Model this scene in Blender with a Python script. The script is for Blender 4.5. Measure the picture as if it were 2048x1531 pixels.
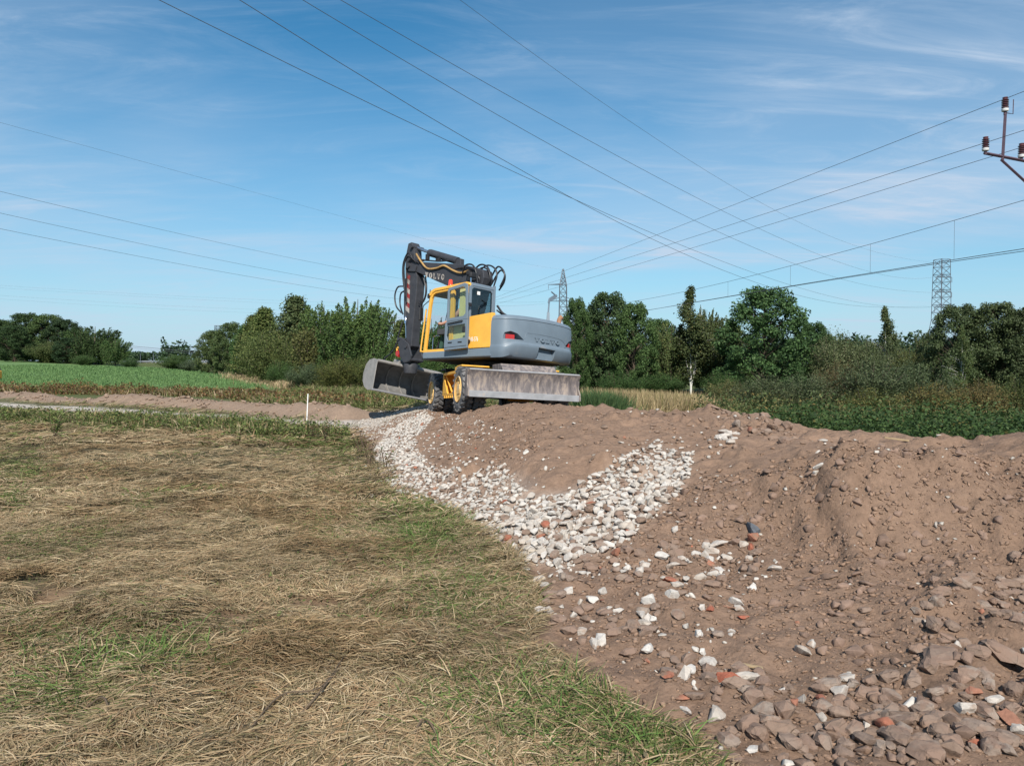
import bpy, bmesh, math, random
import numpy as np
from mathutils import Vector, Matrix
rng = np.random.default_rng(7); random.seed(7)
for o in list(bpy.data.objects): bpy.data.objects.remove(o)
SC = bpy.context.scene; COL = SC.collection
R = math.radians

# ------------------------------------------------------------------ camera
FPX = 1540.0; CZ = 1.6; PITCH = math.atan((765.5 - 730.0) / FPX)
cam = bpy.data.cameras.new('camera'); cam.sensor_width = 36.0; cam.lens = 36.0 * FPX / 2048
cam.clip_end = 6000; cam.clip_start = 0.05
camo = bpy.data.objects.new('camera', cam); COL.objects.link(camo)
camo.location = (0, 0, CZ); camo.rotation_euler = (math.pi / 2 - PITCH, 0, 0)
SC.camera = camo

# ------------------------------------------------------------------ sky, sun, exposure
SUN_EL = 40.0; SUN_AZ = 184.0 - 7.0      # direction the light comes from, clockwise from +Y (view direction)
world = bpy.data.worlds.new('World'); SC.world = world; world.use_nodes = True
def nd(nt, typ, loc=None, **kw):
    n = nt.nodes.new(typ)
    for k, v in kw.items():
        if k in n.inputs: n.inputs[k].default_value = v
        else: setattr(n, k, v)
    return n
nt = world.node_tree; nt.nodes.clear()
sky = nd(nt, 'ShaderNodeTexSky', sky_type='NISHITA', sun_disc=False)
sky.sun_elevation = R(SUN_EL); sky.sun_rotation = R(SUN_AZ); sky.altitude = 50
sky.air_density = 0.8; sky.dust_density = 0.0; sky.ozone_density = 3.0
tc = nd(nt, 'ShaderNodeTexCoord')
sep = nd(nt, 'ShaderNodeSeparateXYZ'); nt.links.new(tc.outputs['Generated'], sep.inputs[0])
zc = nd(nt, 'ShaderNodeMath', operation='MAXIMUM'); nt.links.new(sep.outputs['Z'], zc.inputs[0]); zc.inputs[1].default_value = 0.0
za = nd(nt, 'ShaderNodeMath', operation='ADD'); nt.links.new(zc.outputs[0], za.inputs[0]); za.inputs[1].default_value = 0.10
dx = nd(nt, 'ShaderNodeMath', operation='DIVIDE'); nt.links.new(sep.outputs['X'], dx.inputs[0]); nt.links.new(za.outputs[0], dx.inputs[1])
dy = nd(nt, 'ShaderNodeMath', operation='DIVIDE'); nt.links.new(sep.outputs['Y'], dy.inputs[0]); nt.links.new(za.outputs[0], dy.inputs[1])
comb = nd(nt, 'ShaderNodeCombineXYZ'); nt.links.new(dx.outputs[0], comb.inputs[0]); nt.links.new(dy.outputs[0], comb.inputs[1])
def cloud_layer(rot, scl, loc, nscale, detail, rough, dist, lo, hi):
    mp = nd(nt, 'ShaderNodeMapping'); mp.inputs['Rotation'].default_value = (0, 0, R(rot))
    mp.inputs['Scale'].default_value = scl; mp.inputs['Location'].default_value = loc
    nt.links.new(comb.outputs[0], mp.inputs[0])
    nz = nd(nt, 'ShaderNodeTexNoise', Scale=nscale, Detail=detail, Roughness=rough, Distortion=dist)
    nt.links.new(mp.outputs[0], nz.inputs['Vector'])
    mr = nd(nt, 'ShaderNodeMapRange', interpolation_type='SMOOTHSTEP'); nt.links.new(nz.outputs[0], mr.inputs[0])
    mr.inputs[1].default_value = lo; mr.inputs[2].default_value = hi
    return mr.outputs[0]
def wmath(op, a, b):
    m = nd(nt, 'ShaderNodeMath', operation=op)
    for i, s in enumerate((a, b)):
        if isinstance(s, (int, float)): m.inputs[i].default_value = s
        else: nt.links.new(s, m.inputs[i])
    return m.outputs[0]
streak = cloud_layer(28, (0.35, 1.5, 1), (12.300, 22.100, 0), 1.1, 9, 0.64, 1.1, 0.45, 0.80)
big = cloud_layer(0, (0.5, 0.5, 1), (14.630, 7.800, 0), 0.75, 3, 0.5, 0.3, 0.34, 0.66)
fine = cloud_layer(-15, (0.9, 2.2, 1), (7.3, 2.2, 0), 1.6, 9, 0.66, 1.4, 0.45, 0.85)
c1 = wmath('MULTIPLY', streak, wmath('ADD', wmath('MULTIPLY', big, 0.80), 0.05))
c2 = wmath('MULTIPLY', fine, wmath('ADD', wmath('MULTIPLY', big, 0.5), 0.16))
c3 = wmath('ADD', wmath('MULTIPLY', c1, 1.25), wmath('ADD', c2, wmath('MULTIPLY', big, 0.42)))
hv_ = nd(nt, 'ShaderNodeMapRange'); nt.links.new(zc.outputs[0], hv_.inputs[0]); hv_.inputs[1].default_value = 0.0; hv_.inputs[2].default_value = 0.42; hv_.inputs[3].default_value = 1.0; hv_.inputs[4].default_value = 0.0
veil = wmath('MULTIPLY', wmath('POWER', hv_.outputs[0], 1.7), 0.95)      # thin high veil, deeper toward the horizon all round
cf = wmath('MINIMUM', c3, 0.9)
mixc = nd(nt, 'ShaderNodeMix', data_type='RGBA'); nt.links.new(cf, mixc.inputs[0])
hs = nd(nt, 'ShaderNodeHueSaturation'); hs.inputs['Saturation'].default_value = 1.25; nt.links.new(sky.outputs[0], hs.inputs['Color'])
gt = nd(nt, 'ShaderNodeMix', data_type='RGBA', blend_type='MULTIPLY'); gt.inputs[0].default_value = 1; nt.links.new(hs.outputs[0], gt.inputs[6]); gt.inputs[7].default_value = (0.78, 1.20, 1.03, 1)
mv = nd(nt, 'ShaderNodeMix', data_type='RGBA'); nt.links.new(veil, mv.inputs[0]); nt.links.new(gt.outputs[2], mv.inputs[6]); mv.inputs[7].default_value = (3.45, 4.6, 5.85, 1)
nt.links.new(mv.outputs[2], mixc.inputs[6]); mixc.inputs[7].default_value = (4.4, 5.35, 6.6, 1)
bg = nd(nt, 'ShaderNodeBackground'); bg.inputs[1].default_value = 0.097
nt.links.new(mixc.outputs[2], bg.inputs[0])
wo = nd(nt, 'ShaderNodeOutputWorld'); nt.links.new(bg.outputs[0], wo.inputs[0])
sl = bpy.data.lights.new('sun', 'SUN'); sl.energy = 5.0; sl.angle = R(0.53); sl.color = (1.0, 0.95, 0.86)
so = bpy.data.objects.new('sun', sl); COL.objects.link(so)
_az = R(SUN_AZ); _d = Vector((math.sin(_az) * math.cos(R(SUN_EL)), math.cos(_az) * math.cos(R(SUN_EL)), math.sin(R(SUN_EL))))
so.rotation_euler = (-_d).to_track_quat('-Z', 'Y').to_euler(); so.location = (0, -20, 30)
SC.view_settings.view_transform = 'Standard'; SC.view_settings.look = 'None'; SC.view_settings.gamma = 1
SC.view_settings.exposure = 0.38

# ------------------------------------------------------------------ helpers
def W(px, py, d):
    u = (px - 1024) / FPX; v = (765.5 - py) / FPX
    r = np.array([u, math.cos(PITCH) + v * math.sin(PITCH), -math.sin(PITCH) + v * math.cos(PITCH)])
    return np.array([0, 0, CZ]) + r * (d / r[1])
def Wz(px, py, z=0.0):
    u = (px - 1024) / FPX; v = (765.5 - py) / FPX
    r = np.array([u, math.cos(PITCH) + v * math.sin(PITCH), -math.sin(PITCH) + v * math.cos(PITCH)])
    return np.array([0, 0, CZ]) + r * ((z - CZ) / r[2])
def PX(x, y, z):
    f = y * math.cos(PITCH) - (z - CZ) * math.sin(PITCH); up = y * math.sin(PITCH) + (z - CZ) * math.cos(PITCH)
    f = np.maximum(f, 1e-3)
    return 1024 + FPX * x / f, 765.5 - FPX * up / f
def tag(o, label=None, cat=None, group=None, kind=None):
    if label: o['label'] = label
    if cat: o['category'] = cat
    if group: o['group'] = group
    if kind: o['kind'] = kind
    return o
def empty(name, loc=(0, 0, 0), label=None, cat=None, group=None):
    o = bpy.data.objects.new(name, None); COL.objects.link(o); o.location = loc; o.empty_display_size = 0.3
    return tag(o, label, cat, group)
def link(name, me, mat=None, parent=None, smooth=None):
    o = bpy.data.objects.new(name, me); COL.objects.link(o)
    if mat is not None and not me.materials: me.materials.append(mat)
    if parent is not None: o.parent = parent
    return o
def npmesh(name, V, faces, k, col=None, mat=None):
    """V (n,3), faces (m,k) numpy arrays, col (n,3) point colours"""
    me = bpy.data.meshes.new(name); n = len(V); m = len(faces)
    me.vertices.add(n); me.vertices.foreach_set('co', np.ascontiguousarray(V, dtype=np.float32).ravel())
    me.loops.add(m * k); me.loops.foreach_set('vertex_index', np.ascontiguousarray(faces, dtype=np.int32).ravel())
    me.polygons.add(m); me.polygons.foreach_set('loop_start', np.arange(0, m * k, k, dtype=np.int32))
    me.update(calc_edges=True)
    if col is not None:
        a = me.attributes.new('Col', 'FLOAT_COLOR', 'POINT')
        c = np.ones((n, 4), dtype=np.float32); c[:, :3] = col; a.data.foreach_set('color', c.ravel())
    if mat is not None: me.materials.append(mat)
    return me
# ---- value noise
_tab = np.random.default_rng(3).random((256, 256)).astype(np.float32)
def vnoise(x, y, s=1.0, ox=0.0, oy=0.0):
    x = np.asarray(x) / s + ox + 500; y = np.asarray(y) / s + oy + 500
    xi = np.floor(x).astype(np.int64); yi = np.floor(y).astype(np.int64); fx = x - xi; fy = y - yi
    fx = fx * fx * (3 - 2 * fx); fy = fy * fy * (3 - 2 * fy)
    a = _tab[xi & 255, yi & 255]; b = _tab[(xi + 1) & 255, yi & 255]; c = _tab[xi & 255, (yi + 1) & 255]; d = _tab[(xi + 1) & 255, (yi + 1) & 255]
    return (a * (1 - fx) + b * fx) * (1 - fy) + (c * (1 - fx) + d * fx) * fy
def fbm(x, y, s, oct=4, ox=0.0, gain=0.5):
    t = 0; a = 1; n = 0
    for i in range(oct):
        t = t + a * vnoise(x, y, s / 2 ** i, ox + i * 17.3, ox * 1.7 + i * 9.1); n += a; a *= gain
    return t / n
def sstep(a, b, x):
    t = np.clip((x - a) / (b - a), 0, 1); return t * t * (3 - 2 * t)
def poly_sd(x, y, P):
    """signed distance to polygon, negative inside"""
    P = np.asarray(P, float); x = np.asarray(x, float); y = np.asarray(y, float)
    d = np.full(x.shape, 1e9); ins = np.zeros(x.shape, bool); n = len(P)
    for i in range(n):
        a = P[i]; b = P[(i + 1) % n]; e = b - a
        t = np.clip(((x - a[0]) * e[0] + (y - a[1]) * e[1]) / (e @ e + 1e-12), 0, 1)
        d = np.minimum(d, np.hypot(x - a[0] - t * e[0], y - a[1] - t * e[1]))
        if a[1] != b[1]:
            c = (a[1] > y) != (b[1] > y)
            ins ^= c & (x < (b[0] - a[0]) * (y - a[1]) / (b[1] - a[1]) + a[0])
    return np.where(ins, -d, d)
def line_d(x, y, P):
    P = np.asarray(P, float); d = np.full(np.shape(x), 1e9); tt = np.zeros(np.shape(x)); acc = 0
    for i in range(len(P) - 1):
        a = P[i][:2]; b = P[i + 1][:2]; e = b - a; L = math.sqrt(e @ e)
        t = np.clip(((x - a[0]) * e[0] + (y - a[1]) * e[1]) / (L * L), 0, 1)
        dd = np.hypot(x - a[0] - t * e[0], y - a[1] - t * e[1]); m = dd < d
        d = np.where(m, dd, d); tt = np.where(m, acc + t * L, tt); acc += L
    return d, tt

# ------------------------------------------------------------------ materials
def newmat(name):
    m = bpy.data.materials.new(name); m.use_nodes = True; n = m.node_tree; n.nodes.clear()
    out = nd(n, 'ShaderNodeOutputMaterial'); return m, n, out
def M(name, base, rough=0.6, metal=0.0, var=0.12, scale=6.0, dirt=None, dirt_amt=0.35, dirt_scale=3.0, bump=0.0, bscale=60.0, spec=0.4, coat=0.0, coords='Object', stretch=None):
    m, n, out = newmat(name); L = n.links.new
    b = nd(n, 'ShaderNodeBsdfPrincipled'); b.inputs['Metallic'].default_value = metal; b.inputs['Specular IOR Level'].default_value = spec
    b.inputs['Coat Weight'].default_value = coat
    tcn = nd(n, 'ShaderNodeTexCoord'); vec = tcn.outputs[coords]
    if stretch:
        mpg = nd(n, 'ShaderNodeMapping'); mpg.inputs['Scale'].default_value = stretch; L(vec, mpg.inputs[0]); vec = mpg.outputs[0]
    nz = nd(n, 'ShaderNodeTexNoise', Scale=scale, Detail=6.0, Roughness=0.6); L(vec, nz.inputs['Vector'])
    mr = nd(n, 'ShaderNodeMapRange'); L(nz.outputs[0], mr.inputs[0]); mr.inputs[1].default_value = 0.3; mr.inputs[2].default_value = 0.7
    mr.inputs[3].default_value = 1 - var; mr.inputs[4].default_value = 1 + var
    mu = nd(n, 'ShaderNodeMix', data_type='RGBA', blend_type='MULTIPLY'); mu.inputs[0].default_value = 1; mu.inputs[6].default_value = (*base, 1)
    L(mr.outputs[0], mu.inputs[7]); c = mu.outputs[2]
    rg = nd(n, 'ShaderNodeMapRange'); L(nz.outputs[0], rg.inputs[0]); rg.inputs[3].default_value = max(0.02, rough - 0.1); rg.inputs[4].default_value = min(1, rough + 0.1)
    rsock = rg.outputs[0]
    if dirt:
        d1 = nd(n, 'ShaderNodeTexNoise', Scale=dirt_scale, Detail=9.0, Roughness=0.68, Distortion=0.4); L(vec, d1.inputs['Vector'])
        dr = nd(n, 'ShaderNodeMapRange', interpolation_type='SMOOTHSTEP'); L(d1.outputs[0], dr.inputs[0])
        dr.inputs[1].default_value = 0.72 - dirt_amt * 0.45; dr.inputs[2].default_value = 0.92 - dirt_amt * 0.45
        mx = nd(n, 'ShaderNodeMix', data_type='RGBA'); L(dr.outputs[0], mx.inputs[0]); L(c, mx.inputs[6]); mx.inputs[7].default_value = (*dirt, 1); c = mx.outputs[2]
        r2 = nd(n, 'ShaderNodeMix', data_type='FLOAT'); L(dr.outputs[0], r2.inputs[0]); L(rsock, r2.inputs[2]); r2.inputs[3].default_value = 0.9; rsock = r2.outputs[0]
    L(c, b.inputs['Base Color']); L(rsock, b.inputs['Roughness'])
    if bump:
        bn = nd(n, 'ShaderNodeTexNoise', Scale=bscale, Detail=5.0, Roughness=0.6); L(vec, bn.inputs['Vector'])
        bp = nd(n, 'ShaderNodeBump'); bp.inputs['Strength'].default_value = bump; bp.inputs['Distance'].default_value = 0.02
        L(bn.outputs[0], bp.inputs['Height']); L(bp.outputs[0], b.inputs['Normal'])
    L(b.outputs[0], out.inputs[0]); return m
def leafmat(name, trans=0.3, gloss=0.10, rough=0.5, objvar=0.0):
    """per-point colour attribute; diffuse + translucent + a little gloss"""
    m, n, out = newmat(name); L = n.links.new
    at = nd(n, 'ShaderNodeAttribute', attribute_name='Col'); c = at.outputs['Color']
    if objvar:
        oi = nd(n, 'ShaderNodeObjectInfo'); mr = nd(n, 'ShaderNodeMapRange'); L(oi.outputs['Random'], mr.inputs[0])
        mr.inputs[3].default_value = 1 - objvar; mr.inputs[4].default_value = 1 + objvar
        mu = nd(n, 'ShaderNodeMix', data_type='RGBA', blend_type='MULTIPLY'); mu.inputs[0].default_value = 1; L(c, mu.inputs[6]); L(mr.outputs[0], mu.inputs[7]); c = mu.outputs[2]
        mu2 = nd(n, 'ShaderNodeMix', data_type='RGBA', blend_type='MULTIPLY'); mu2.inputs[0].default_value = 1; L(c, mu2.inputs[6]); L(oi.outputs['Color'], mu2.inputs[7]); c = mu2.outputs[2]
    b = nd(n, 'ShaderNodeBsdfPrincipled'); L(c, b.inputs['Base Color']); b.inputs['Roughness'].default_value = rough; b.inputs['Specular IOR Level'].default_value = gloss
    t = nd(n, 'ShaderNodeBsdfTranslucent'); L(c, t.inputs[0])
    mx = nd(n, 'ShaderNodeMixShader'); mx.inputs[0].default_value = trans; L(b.outputs[0], mx.inputs[1]); L(t.outputs[0], mx.inputs[2]); L(mx.outputs[0], out.inputs[0]); return m
def glassmat(name, tint=(0.9, 0.94, 0.94), refl=0.04):
    m, n, out = newmat(name); L = n.links.new
    t = nd(n, 'ShaderNodeBsdfTransparent'); t.inputs[0].default_value = (*tint, 1)
    g = nd(n, 'ShaderNodeBsdfGlossy'); g.inputs['Roughness'].default_value = 0.03
    lw = nd(n, 'ShaderNodeLayerWeight'); lw.inputs[0].default_value = 0.5
    pw = nd(n, 'ShaderNodeMath', operation='POWER'); L(lw.outputs['Facing'], pw.inputs[0]); pw.inputs[1].default_value = 4.0
    mr = nd(n, 'ShaderNodeMapRange'); L(pw.outputs[0], mr.inputs[0]); mr.inputs[3].default_value = refl; mr.inputs[4].default_value = 0.8
    mx = nd(n, 'ShaderNodeMixShader'); L(mr.outputs[0], mx.inputs[0]); L(t.outputs[0], mx.inputs[1]); L(g.outputs[0], mx.inputs[2]); L(mx.outputs[0], out.inputs[0]); return m
# ------------------------------------------------------------------ terrain
# machine pose (tilted by the bank it stands on)
XO = np.array([-0.471, 18.756, 0.4086]); YAWH = 0.816; YAWU = 0.316; ROLL = 0.039; TILTX = 0.076
def _rz(a): return np.array([[math.cos(a), -math.sin(a), 0], [math.sin(a), math.cos(a), 0], [0, 0, 1.0]])
_ry = np.array([[math.cos(ROLL), 0, math.sin(ROLL)], [0, 1, 0], [-math.sin(ROLL), 0, math.cos(ROLL)]])
_rx = np.array([[1, 0, 0], [0, math.cos(TILTX), math.sin(TILTX)], [0, -math.sin(TILTX), math.cos(TILTX)]])
TILT = _rx @ _ry
MH = TILT @ _rz(YAWH + math.pi / 2); MU = TILT @ _rz(YAWU + math.pi / 2)
def Hw(x, y, z): return MH @ np.array([x, y, z]) + XO
def Uw(x, y, z): return MU @ np.array([x, y, z]) + XO

base_px = [(1400, 1531), (1235, 1400), (1080, 1270), (1062, 1140), (960, 1060), (860, 1010), (790, 980), (755, 930), (740, 900), (712, 880), (690, 862)]
BASE = [Wz(*p)[:2] for p in base_px]
ctrl = [tuple(b) + (0.0,) for b in BASE]
for p in [(-3, 1, 0), (-3, 5, .02), (-8, 5, 0), (-8, 12, 0.02), (-4, 10, -.02), (-5.5, 15, 0), (-12, 20, 0), (-1, 3, 0), (-1.2, 6.5, .0), (-2.6, 8, 0), (.3, 1.5, 0), (-20, 10, 0), (-15, 3, 0), (-9, 22, 0),
          (-25, 25, .05), (-6, 19, .0), (0, -5, 0), (-10, -10, 0), (3, 0, .25), (6, 0, .6), (9, 3, .85), (7, 5, .9), (8, 7.5, .85), (10, 10, .3), (5.2, 4.2, .62), (4, 2.4, .32), (12, 5, .5),
          (6.3, 13.2, -.1), (8.5, 12, -.25), (3.2, 18.5, -.05), (5.5, 16.5, -.3), (9, 15, -.45), (14, 14, -.5), (20, 20, -.6), (20, 40, -.6), (8, 30, -.45), (2, 27, -.1), (3, 40, -.4), (40, 60, -.6), (15, 60, -.5), (0, 60, -.2),
          (-4, 27, 0), (-4, 34, 0), (-9, 32, 0), (-15, 36, .05), (-30, 40, .3), (-13, 58, 0.0), (-5, 55, -.1), (60, 20, -.5), (60, 150, 0), (0, 150, 0), (150, 200, 0), (0, 400, 0), (-200, 300, 2.5), (-300, 600, 0), (300, 600, 0), (0, 1200, 0), (1200, 1200, 0), (-1200, 1200, 0),
          (-1000, 0, 0), (1000, 0, 0), (-60, -60, 0), (60, -60, 0), (-1500, -300, 0), (1500, -300, 0), (-2500, 2600, 0), (2500, 2600, 0), (0, 2600, 0), (-60, 30, .4), (-45, 10, 0), (-140, 60, 1.5)]:
    ctrl.append(p)
for px, py, d in [(2048, 1531, 3.0), (2048, 1200, 4.75), (2048, 1050, 5.8), (2048, 950, 6.4), (2048, 868, 8.0), (1960, 890, 8.4), (1900, 1250, 4.5), (1900, 1060, 5.9), (1900, 945, 6.4), (1900, 905, 7.6),
                  (1750, 1200, 5.0), (1750, 1060, 6.08), (1750, 960, 6.38), (1750, 928, 6.5), (1620, 1060, 6.35), (1800, 875, 9.6), (1700, 874, 9.8), (1920, 886, 9.0), (1620, 874, 10.0), (1620, 930, 7.3),
                  (1500, 1200, 5.0), (1500, 1060, 6.45), (1500, 960, 7.3), (1500, 880, 9.2), (1480, 827, 11.5), (1400, 823, 12.0), (1340, 824, 12.6), (1560, 850, 10.7),
                  (1300, 1200, 5.1), (1300, 1060, 6.6), (1300, 950, 8.2), (1300, 880, 9.8), (1270, 832, 12.6), (1200, 818, 14.0),
                  (1150, 1120, 6.2), (1100, 1000, 7.8), (1100, 900, 9.2), (1100, 850, 10.9), (1100, 809, 14.8), (1000, 809, 15.4), (1000, 850, 12.2), (1050, 950, 8.6),
                  (950, 1000, 8.6), (950, 930, 10.0), (950, 870, 12.2), (940, 828, 15.5), (850, 950, 10.5), (850, 900, 13.0), (850, 850, 16.8), (850, 820, 19.9), (780, 880, 16.0),
                  (750, 845, 20.0), (800, 828, 20.8), (700, 851, 19.6), (760, 833, 22.3), (850, 808, 23.0), (640, 848, 20.6),
                  (0, 770, 48), (250, 777, 48), (500, 779, 49), (0, 745, 80), (250, 755, 75), (500, 765, 66), (0, 720, 150), (125, 727, 135), (250, 735, 120), (500, 751, 88), (600, 775, 52), (400, 745, 100)]:
    ctrl.append(tuple(W(px, py, d)))
for sx, sy in ((-1.39, 1), (1.42, 1), (-1.39, -1), (1.42, -1), (0, 0), (1.42, 0), (-1.39, 0)):
    w = Uw(sx, sy, 0); ctrl.append((w[0], w[1], w[2] + 0.015))
CT = np.array(ctrl, float)
def _k(r): return np.sqrt(r * r + 0.16)
_D = np.hypot(CT[:, None, 0] - CT[None, :, 0], CT[:, None, 1] - CT[None, :, 1])
_n = len(CT); _A = np.zeros((_n + 1, _n + 1)); _A[:_n, :_n] = _k(_D) - np.eye(_n) * 0.02; _A[:_n, _n] = 1; _A[_n, :_n] = 1
_w = np.linalg.solve(_A, np.append(CT[:, 2], 0))
def base_height(x, y):
    s = np.shape(x); x = np.ravel(x); y = np.ravel(y); z = np.full(x.shape, _w[_n])
    for i in range(_n): z += _w[i] * _k(np.hypot(x - CT[i, 0], y - CT[i, 1]))
    return z.reshape(s)
SOIL = [tuple(b) for b in BASE] + [(-3.3, 19.4), (-2.45, 20.2), (-1.9, 22.4), (0.6, 22.2), (2.3, 19.2), (4.6, 15.6), (6.4, 13.0), (7.4, 11.2), (9.5, 10.2), (13, 9), (14, -4), (1.6, -4), (1.1, 1)]
PATH = [Wz(px, py)[:2] for px, py in [(-500, 800), (-150, 808), (0, 813), (150, 819), (300, 827), (450, 835), (600, 846), (690, 853)]] + [W(760, 840, 20.9)[:2], W(830, 818, 21.8)[:2], np.array([-1.7, 22.6])]
BERM = [Wz(px, py)[:2] for px, py in [(-300, 792), (0, 800), (150, 806), (300, 812), (450, 818), (600, 830), (690, 838)]]
_fx = [Wz(px, py)[:2] for px, py in [(-400, 774), (0, 782), (300, 789), (500, 790)]]
FIELD = [tuple(Wz(-900, 772)[:2]), (-26, 46.5), (-16.5, 46.0), (-15.5, 51), (-18.5, 60), (-26, 75), (-33, 93), (-58, 125), (-120, 170), (-300, 220), (-500, 60)]
def axis(fine0, fine1, h, far0, far1, g):
    a = list(np.arange(fine0, fine1 + 1e-6, h)); s = h; v = a[-1]
    while v < far1: s *= g; v += s; a.append(v)
    s = h; v = a[0]; b = []
    while v > far0: s *= g; v -= s; b.append(v)
    return np.array(b[::-1] + a)
GX = axis(-3.4, 5.6, 0.035, -2600, 2600, 1.035); GY = axis(2.7, 11.0, 0.035, -300, 2700, 1.022)
X, Y = np.meshgrid(GX, GY, indexing='ij')
Z = base_height(X, Y)
sd = poly_sd(X, Y, SOIL) + (fbm(X, Y, 0.5, 3, 4.0) - 0.5) * 0.35
soilw = sstep(0.06, -0.10, sd)
pd, pt = line_d(X, Y, PATH); Wpl = float(np.cumsum([np.hypot(*(PATH[i + 1] - PATH[i])) for i in range(len(PATH) - 1)])[5])
pathw = sstep(1.35, 1.1, pd + 0.45 * sstep(Wpl + .5, Wpl - 1.5, pt) + (fbm(X, Y, 0.6, 3, 9.0) - 0.5) * 0.7) * (1 - soilw)
bd, bt = line_d(X, Y, BERM)
_amp = 0.17 + 0.24 * vnoise(bt, bt * 0, 2.2, 3.3); _amp = _amp * sstep(0, 2, bt) * (0.35 + 0.65 * sstep(.30, .45, vnoise(bt, bt * 0 + 3, 3.1, 8.1)))
bermw = sstep(1.25, 0.95, bd + (fbm(X, Y, 0.8, 3, 2.0) - 0.5) * 0.8) * (1 - soilw)
Z += _amp * np.exp(-(bd / 0.62) ** 2) * (0.45 + 0.75 * fbm(X, Y, 0.35, 4, 5.5, .65) + .35 * fbm(X, Y, 1.2, 2, 8.)) * sstep(4.0, 3.0, bd)
fsd = poly_sd(X, Y, FIELD)
fieldw = sstep(0.6, -0.6, fsd + (fbm(X, Y, 2.5, 3, 1.0) - 0.5) * 2.0)
near = sstep(40, 12, Y)
# soil relief: lumps, crumbs, runnels down the cut face, tyre marks on the shoulder
n1 = fbm(X, Y, 0.9, 4, 1.1); n2 = fbm(X, Y, 0.22, 4, 7.7, 0.6); n3 = 1 - np.abs(2 * fbm(X, Y, 0.55, 4, 3.9) - 1)
n6 = np.maximum(0, fbm(X, Y, 0.34, 3, 61.0) - .56) * sstep(.45, .62, fbm(X, Y, 1.4, 2, 66.0))
Z += soilw * near * ((n1 - 0.5) * 0.11 + (n2 - 0.5) * 0.11 + (n3 - 0.75) * 0.085 + n6 * 0.42)
_u = X * 0.95 - Y * 0.31
face = sstep(2.0, 2.6, X) * sstep(4.7, 5.2, Y) * sstep(7.4, 6.6, Y) * soilw
Z += face * (fbm(_u * 1.0 + 0.3 * n2, Y * 0.12, 0.32, 3, 6.6) - 0.5) * 0.30
_td, _tt = line_d(X, Y, [np.array([4.2, 10.2]), np.array([2.0, 11.2]), np.array([0.4, 12.6])])
Z += soilw * sstep(0.32, 0.22, _td) * (np.sin(_tt * 2 * math.pi / 0.16) * 0.028 - 0.04)
# meadow relief
mea = (1 - soilw) * (1 - pathw)
Z += mea * near * ((fbm(X, Y, 1.6, 4, 12.0) - 0.5) * 0.14 + (fbm(X, Y, 0.3, 3, 22.0) - 0.5) * 0.04)
for cx, cy, r, dpt in [(*Wz(90, 1205)[:2], .16, .10), (*Wz(480, 1215)[:2], .30, .05), (*Wz(640, 1190)[:2], .28, .05), (*Wz(720, 1230)[:2], .25, .04), (*Wz(230, 950)[:2], .4, .05)]:
    Z -= dpt * np.exp(-((X - cx) ** 2 + (Y - cy) ** 2) / (r * r))
Z += (1 - near) * (1 - fieldw) * (fbm(X, Y, 6, 3, 3.0) - 0.5) * 0.25 * sstep(400, 100, Y)
Z += pathw * ((fbm(X, Y, 0.25, 3, 31.0) - 0.5) * 0.05 - 0.02)
def interp(G, x, y):
    s = np.shape(x); x = np.ravel(x); y = np.ravel(y)
    i = np.clip(np.searchsorted(GX, x) - 1, 0, len(GX) - 2); j = np.clip(np.searchsorted(GY, y) - 1, 0, len(GY) - 2)
    fx = np.clip((x - GX[i]) / (GX[i + 1] - GX[i]), 0, 1); fy = np.clip((y - GY[j]) / (GY[j + 1] - GY[j]), 0, 1)
    r = (G[i, j] * (1 - fx) + G[i + 1, j] * fx) * (1 - fy) + (G[i, j + 1] * (1 - fx) + G[i + 1, j + 1] * fx) * fy
    return r.reshape(s)
def hz(x, y): return interp(Z, x, y)
def hz1(x, y): return float(interp(Z, np.array([x]), np.array([y]))[0])
def hnorm(x, y, e=0.12):
    a = (hz(x + e, y) - hz(x - e, y)) / (2 * e); b = (hz(x, y + e) - hz(x, y - e)) / (2 * e)
    n = np.stack([-a, -b, np.ones_like(a)], -1); return n / np.linalg.norm(n, axis=-1, keepdims=True)
# white rubble zone (world polygon from where it lies on the bank)
def ground_at(px, py, d0=2.5, d1=45):
    ds = np.geomspace(d0, d1, 500); P = np.array([W(px, py, d) for d in ds]); h = hz(P[:, 0], P[:, 1])
    k = np.argmax(P[:, 2] < h)
    return P[k] if (P[:, 2] < h).any() else P[-1]
rub_px = [(1310, 886), (1390, 905), (1375, 975), (1300, 1050), (1250, 1092), (1140, 1140), (1045, 1132), (965, 1065), (880, 1022), (795, 988), (748, 930), (742, 885), (775, 862), (850, 822), (868, 838), (830, 880), (860, 935), (930, 968), (990, 938), (1040, 940), (1080, 985), (1120, 985), (1190, 965), (1215, 930), (1275, 920)]
RUB = [ground_at(*p)[:2] for p in rub_px]
rsd = poly_sd(X, Y, RUB) + (fbm(X, Y, 0.5, 3, 14.0) - 0.5) * 0.2 + .05
rubw = sstep(0.12, -0.12, rsd) * near
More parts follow.
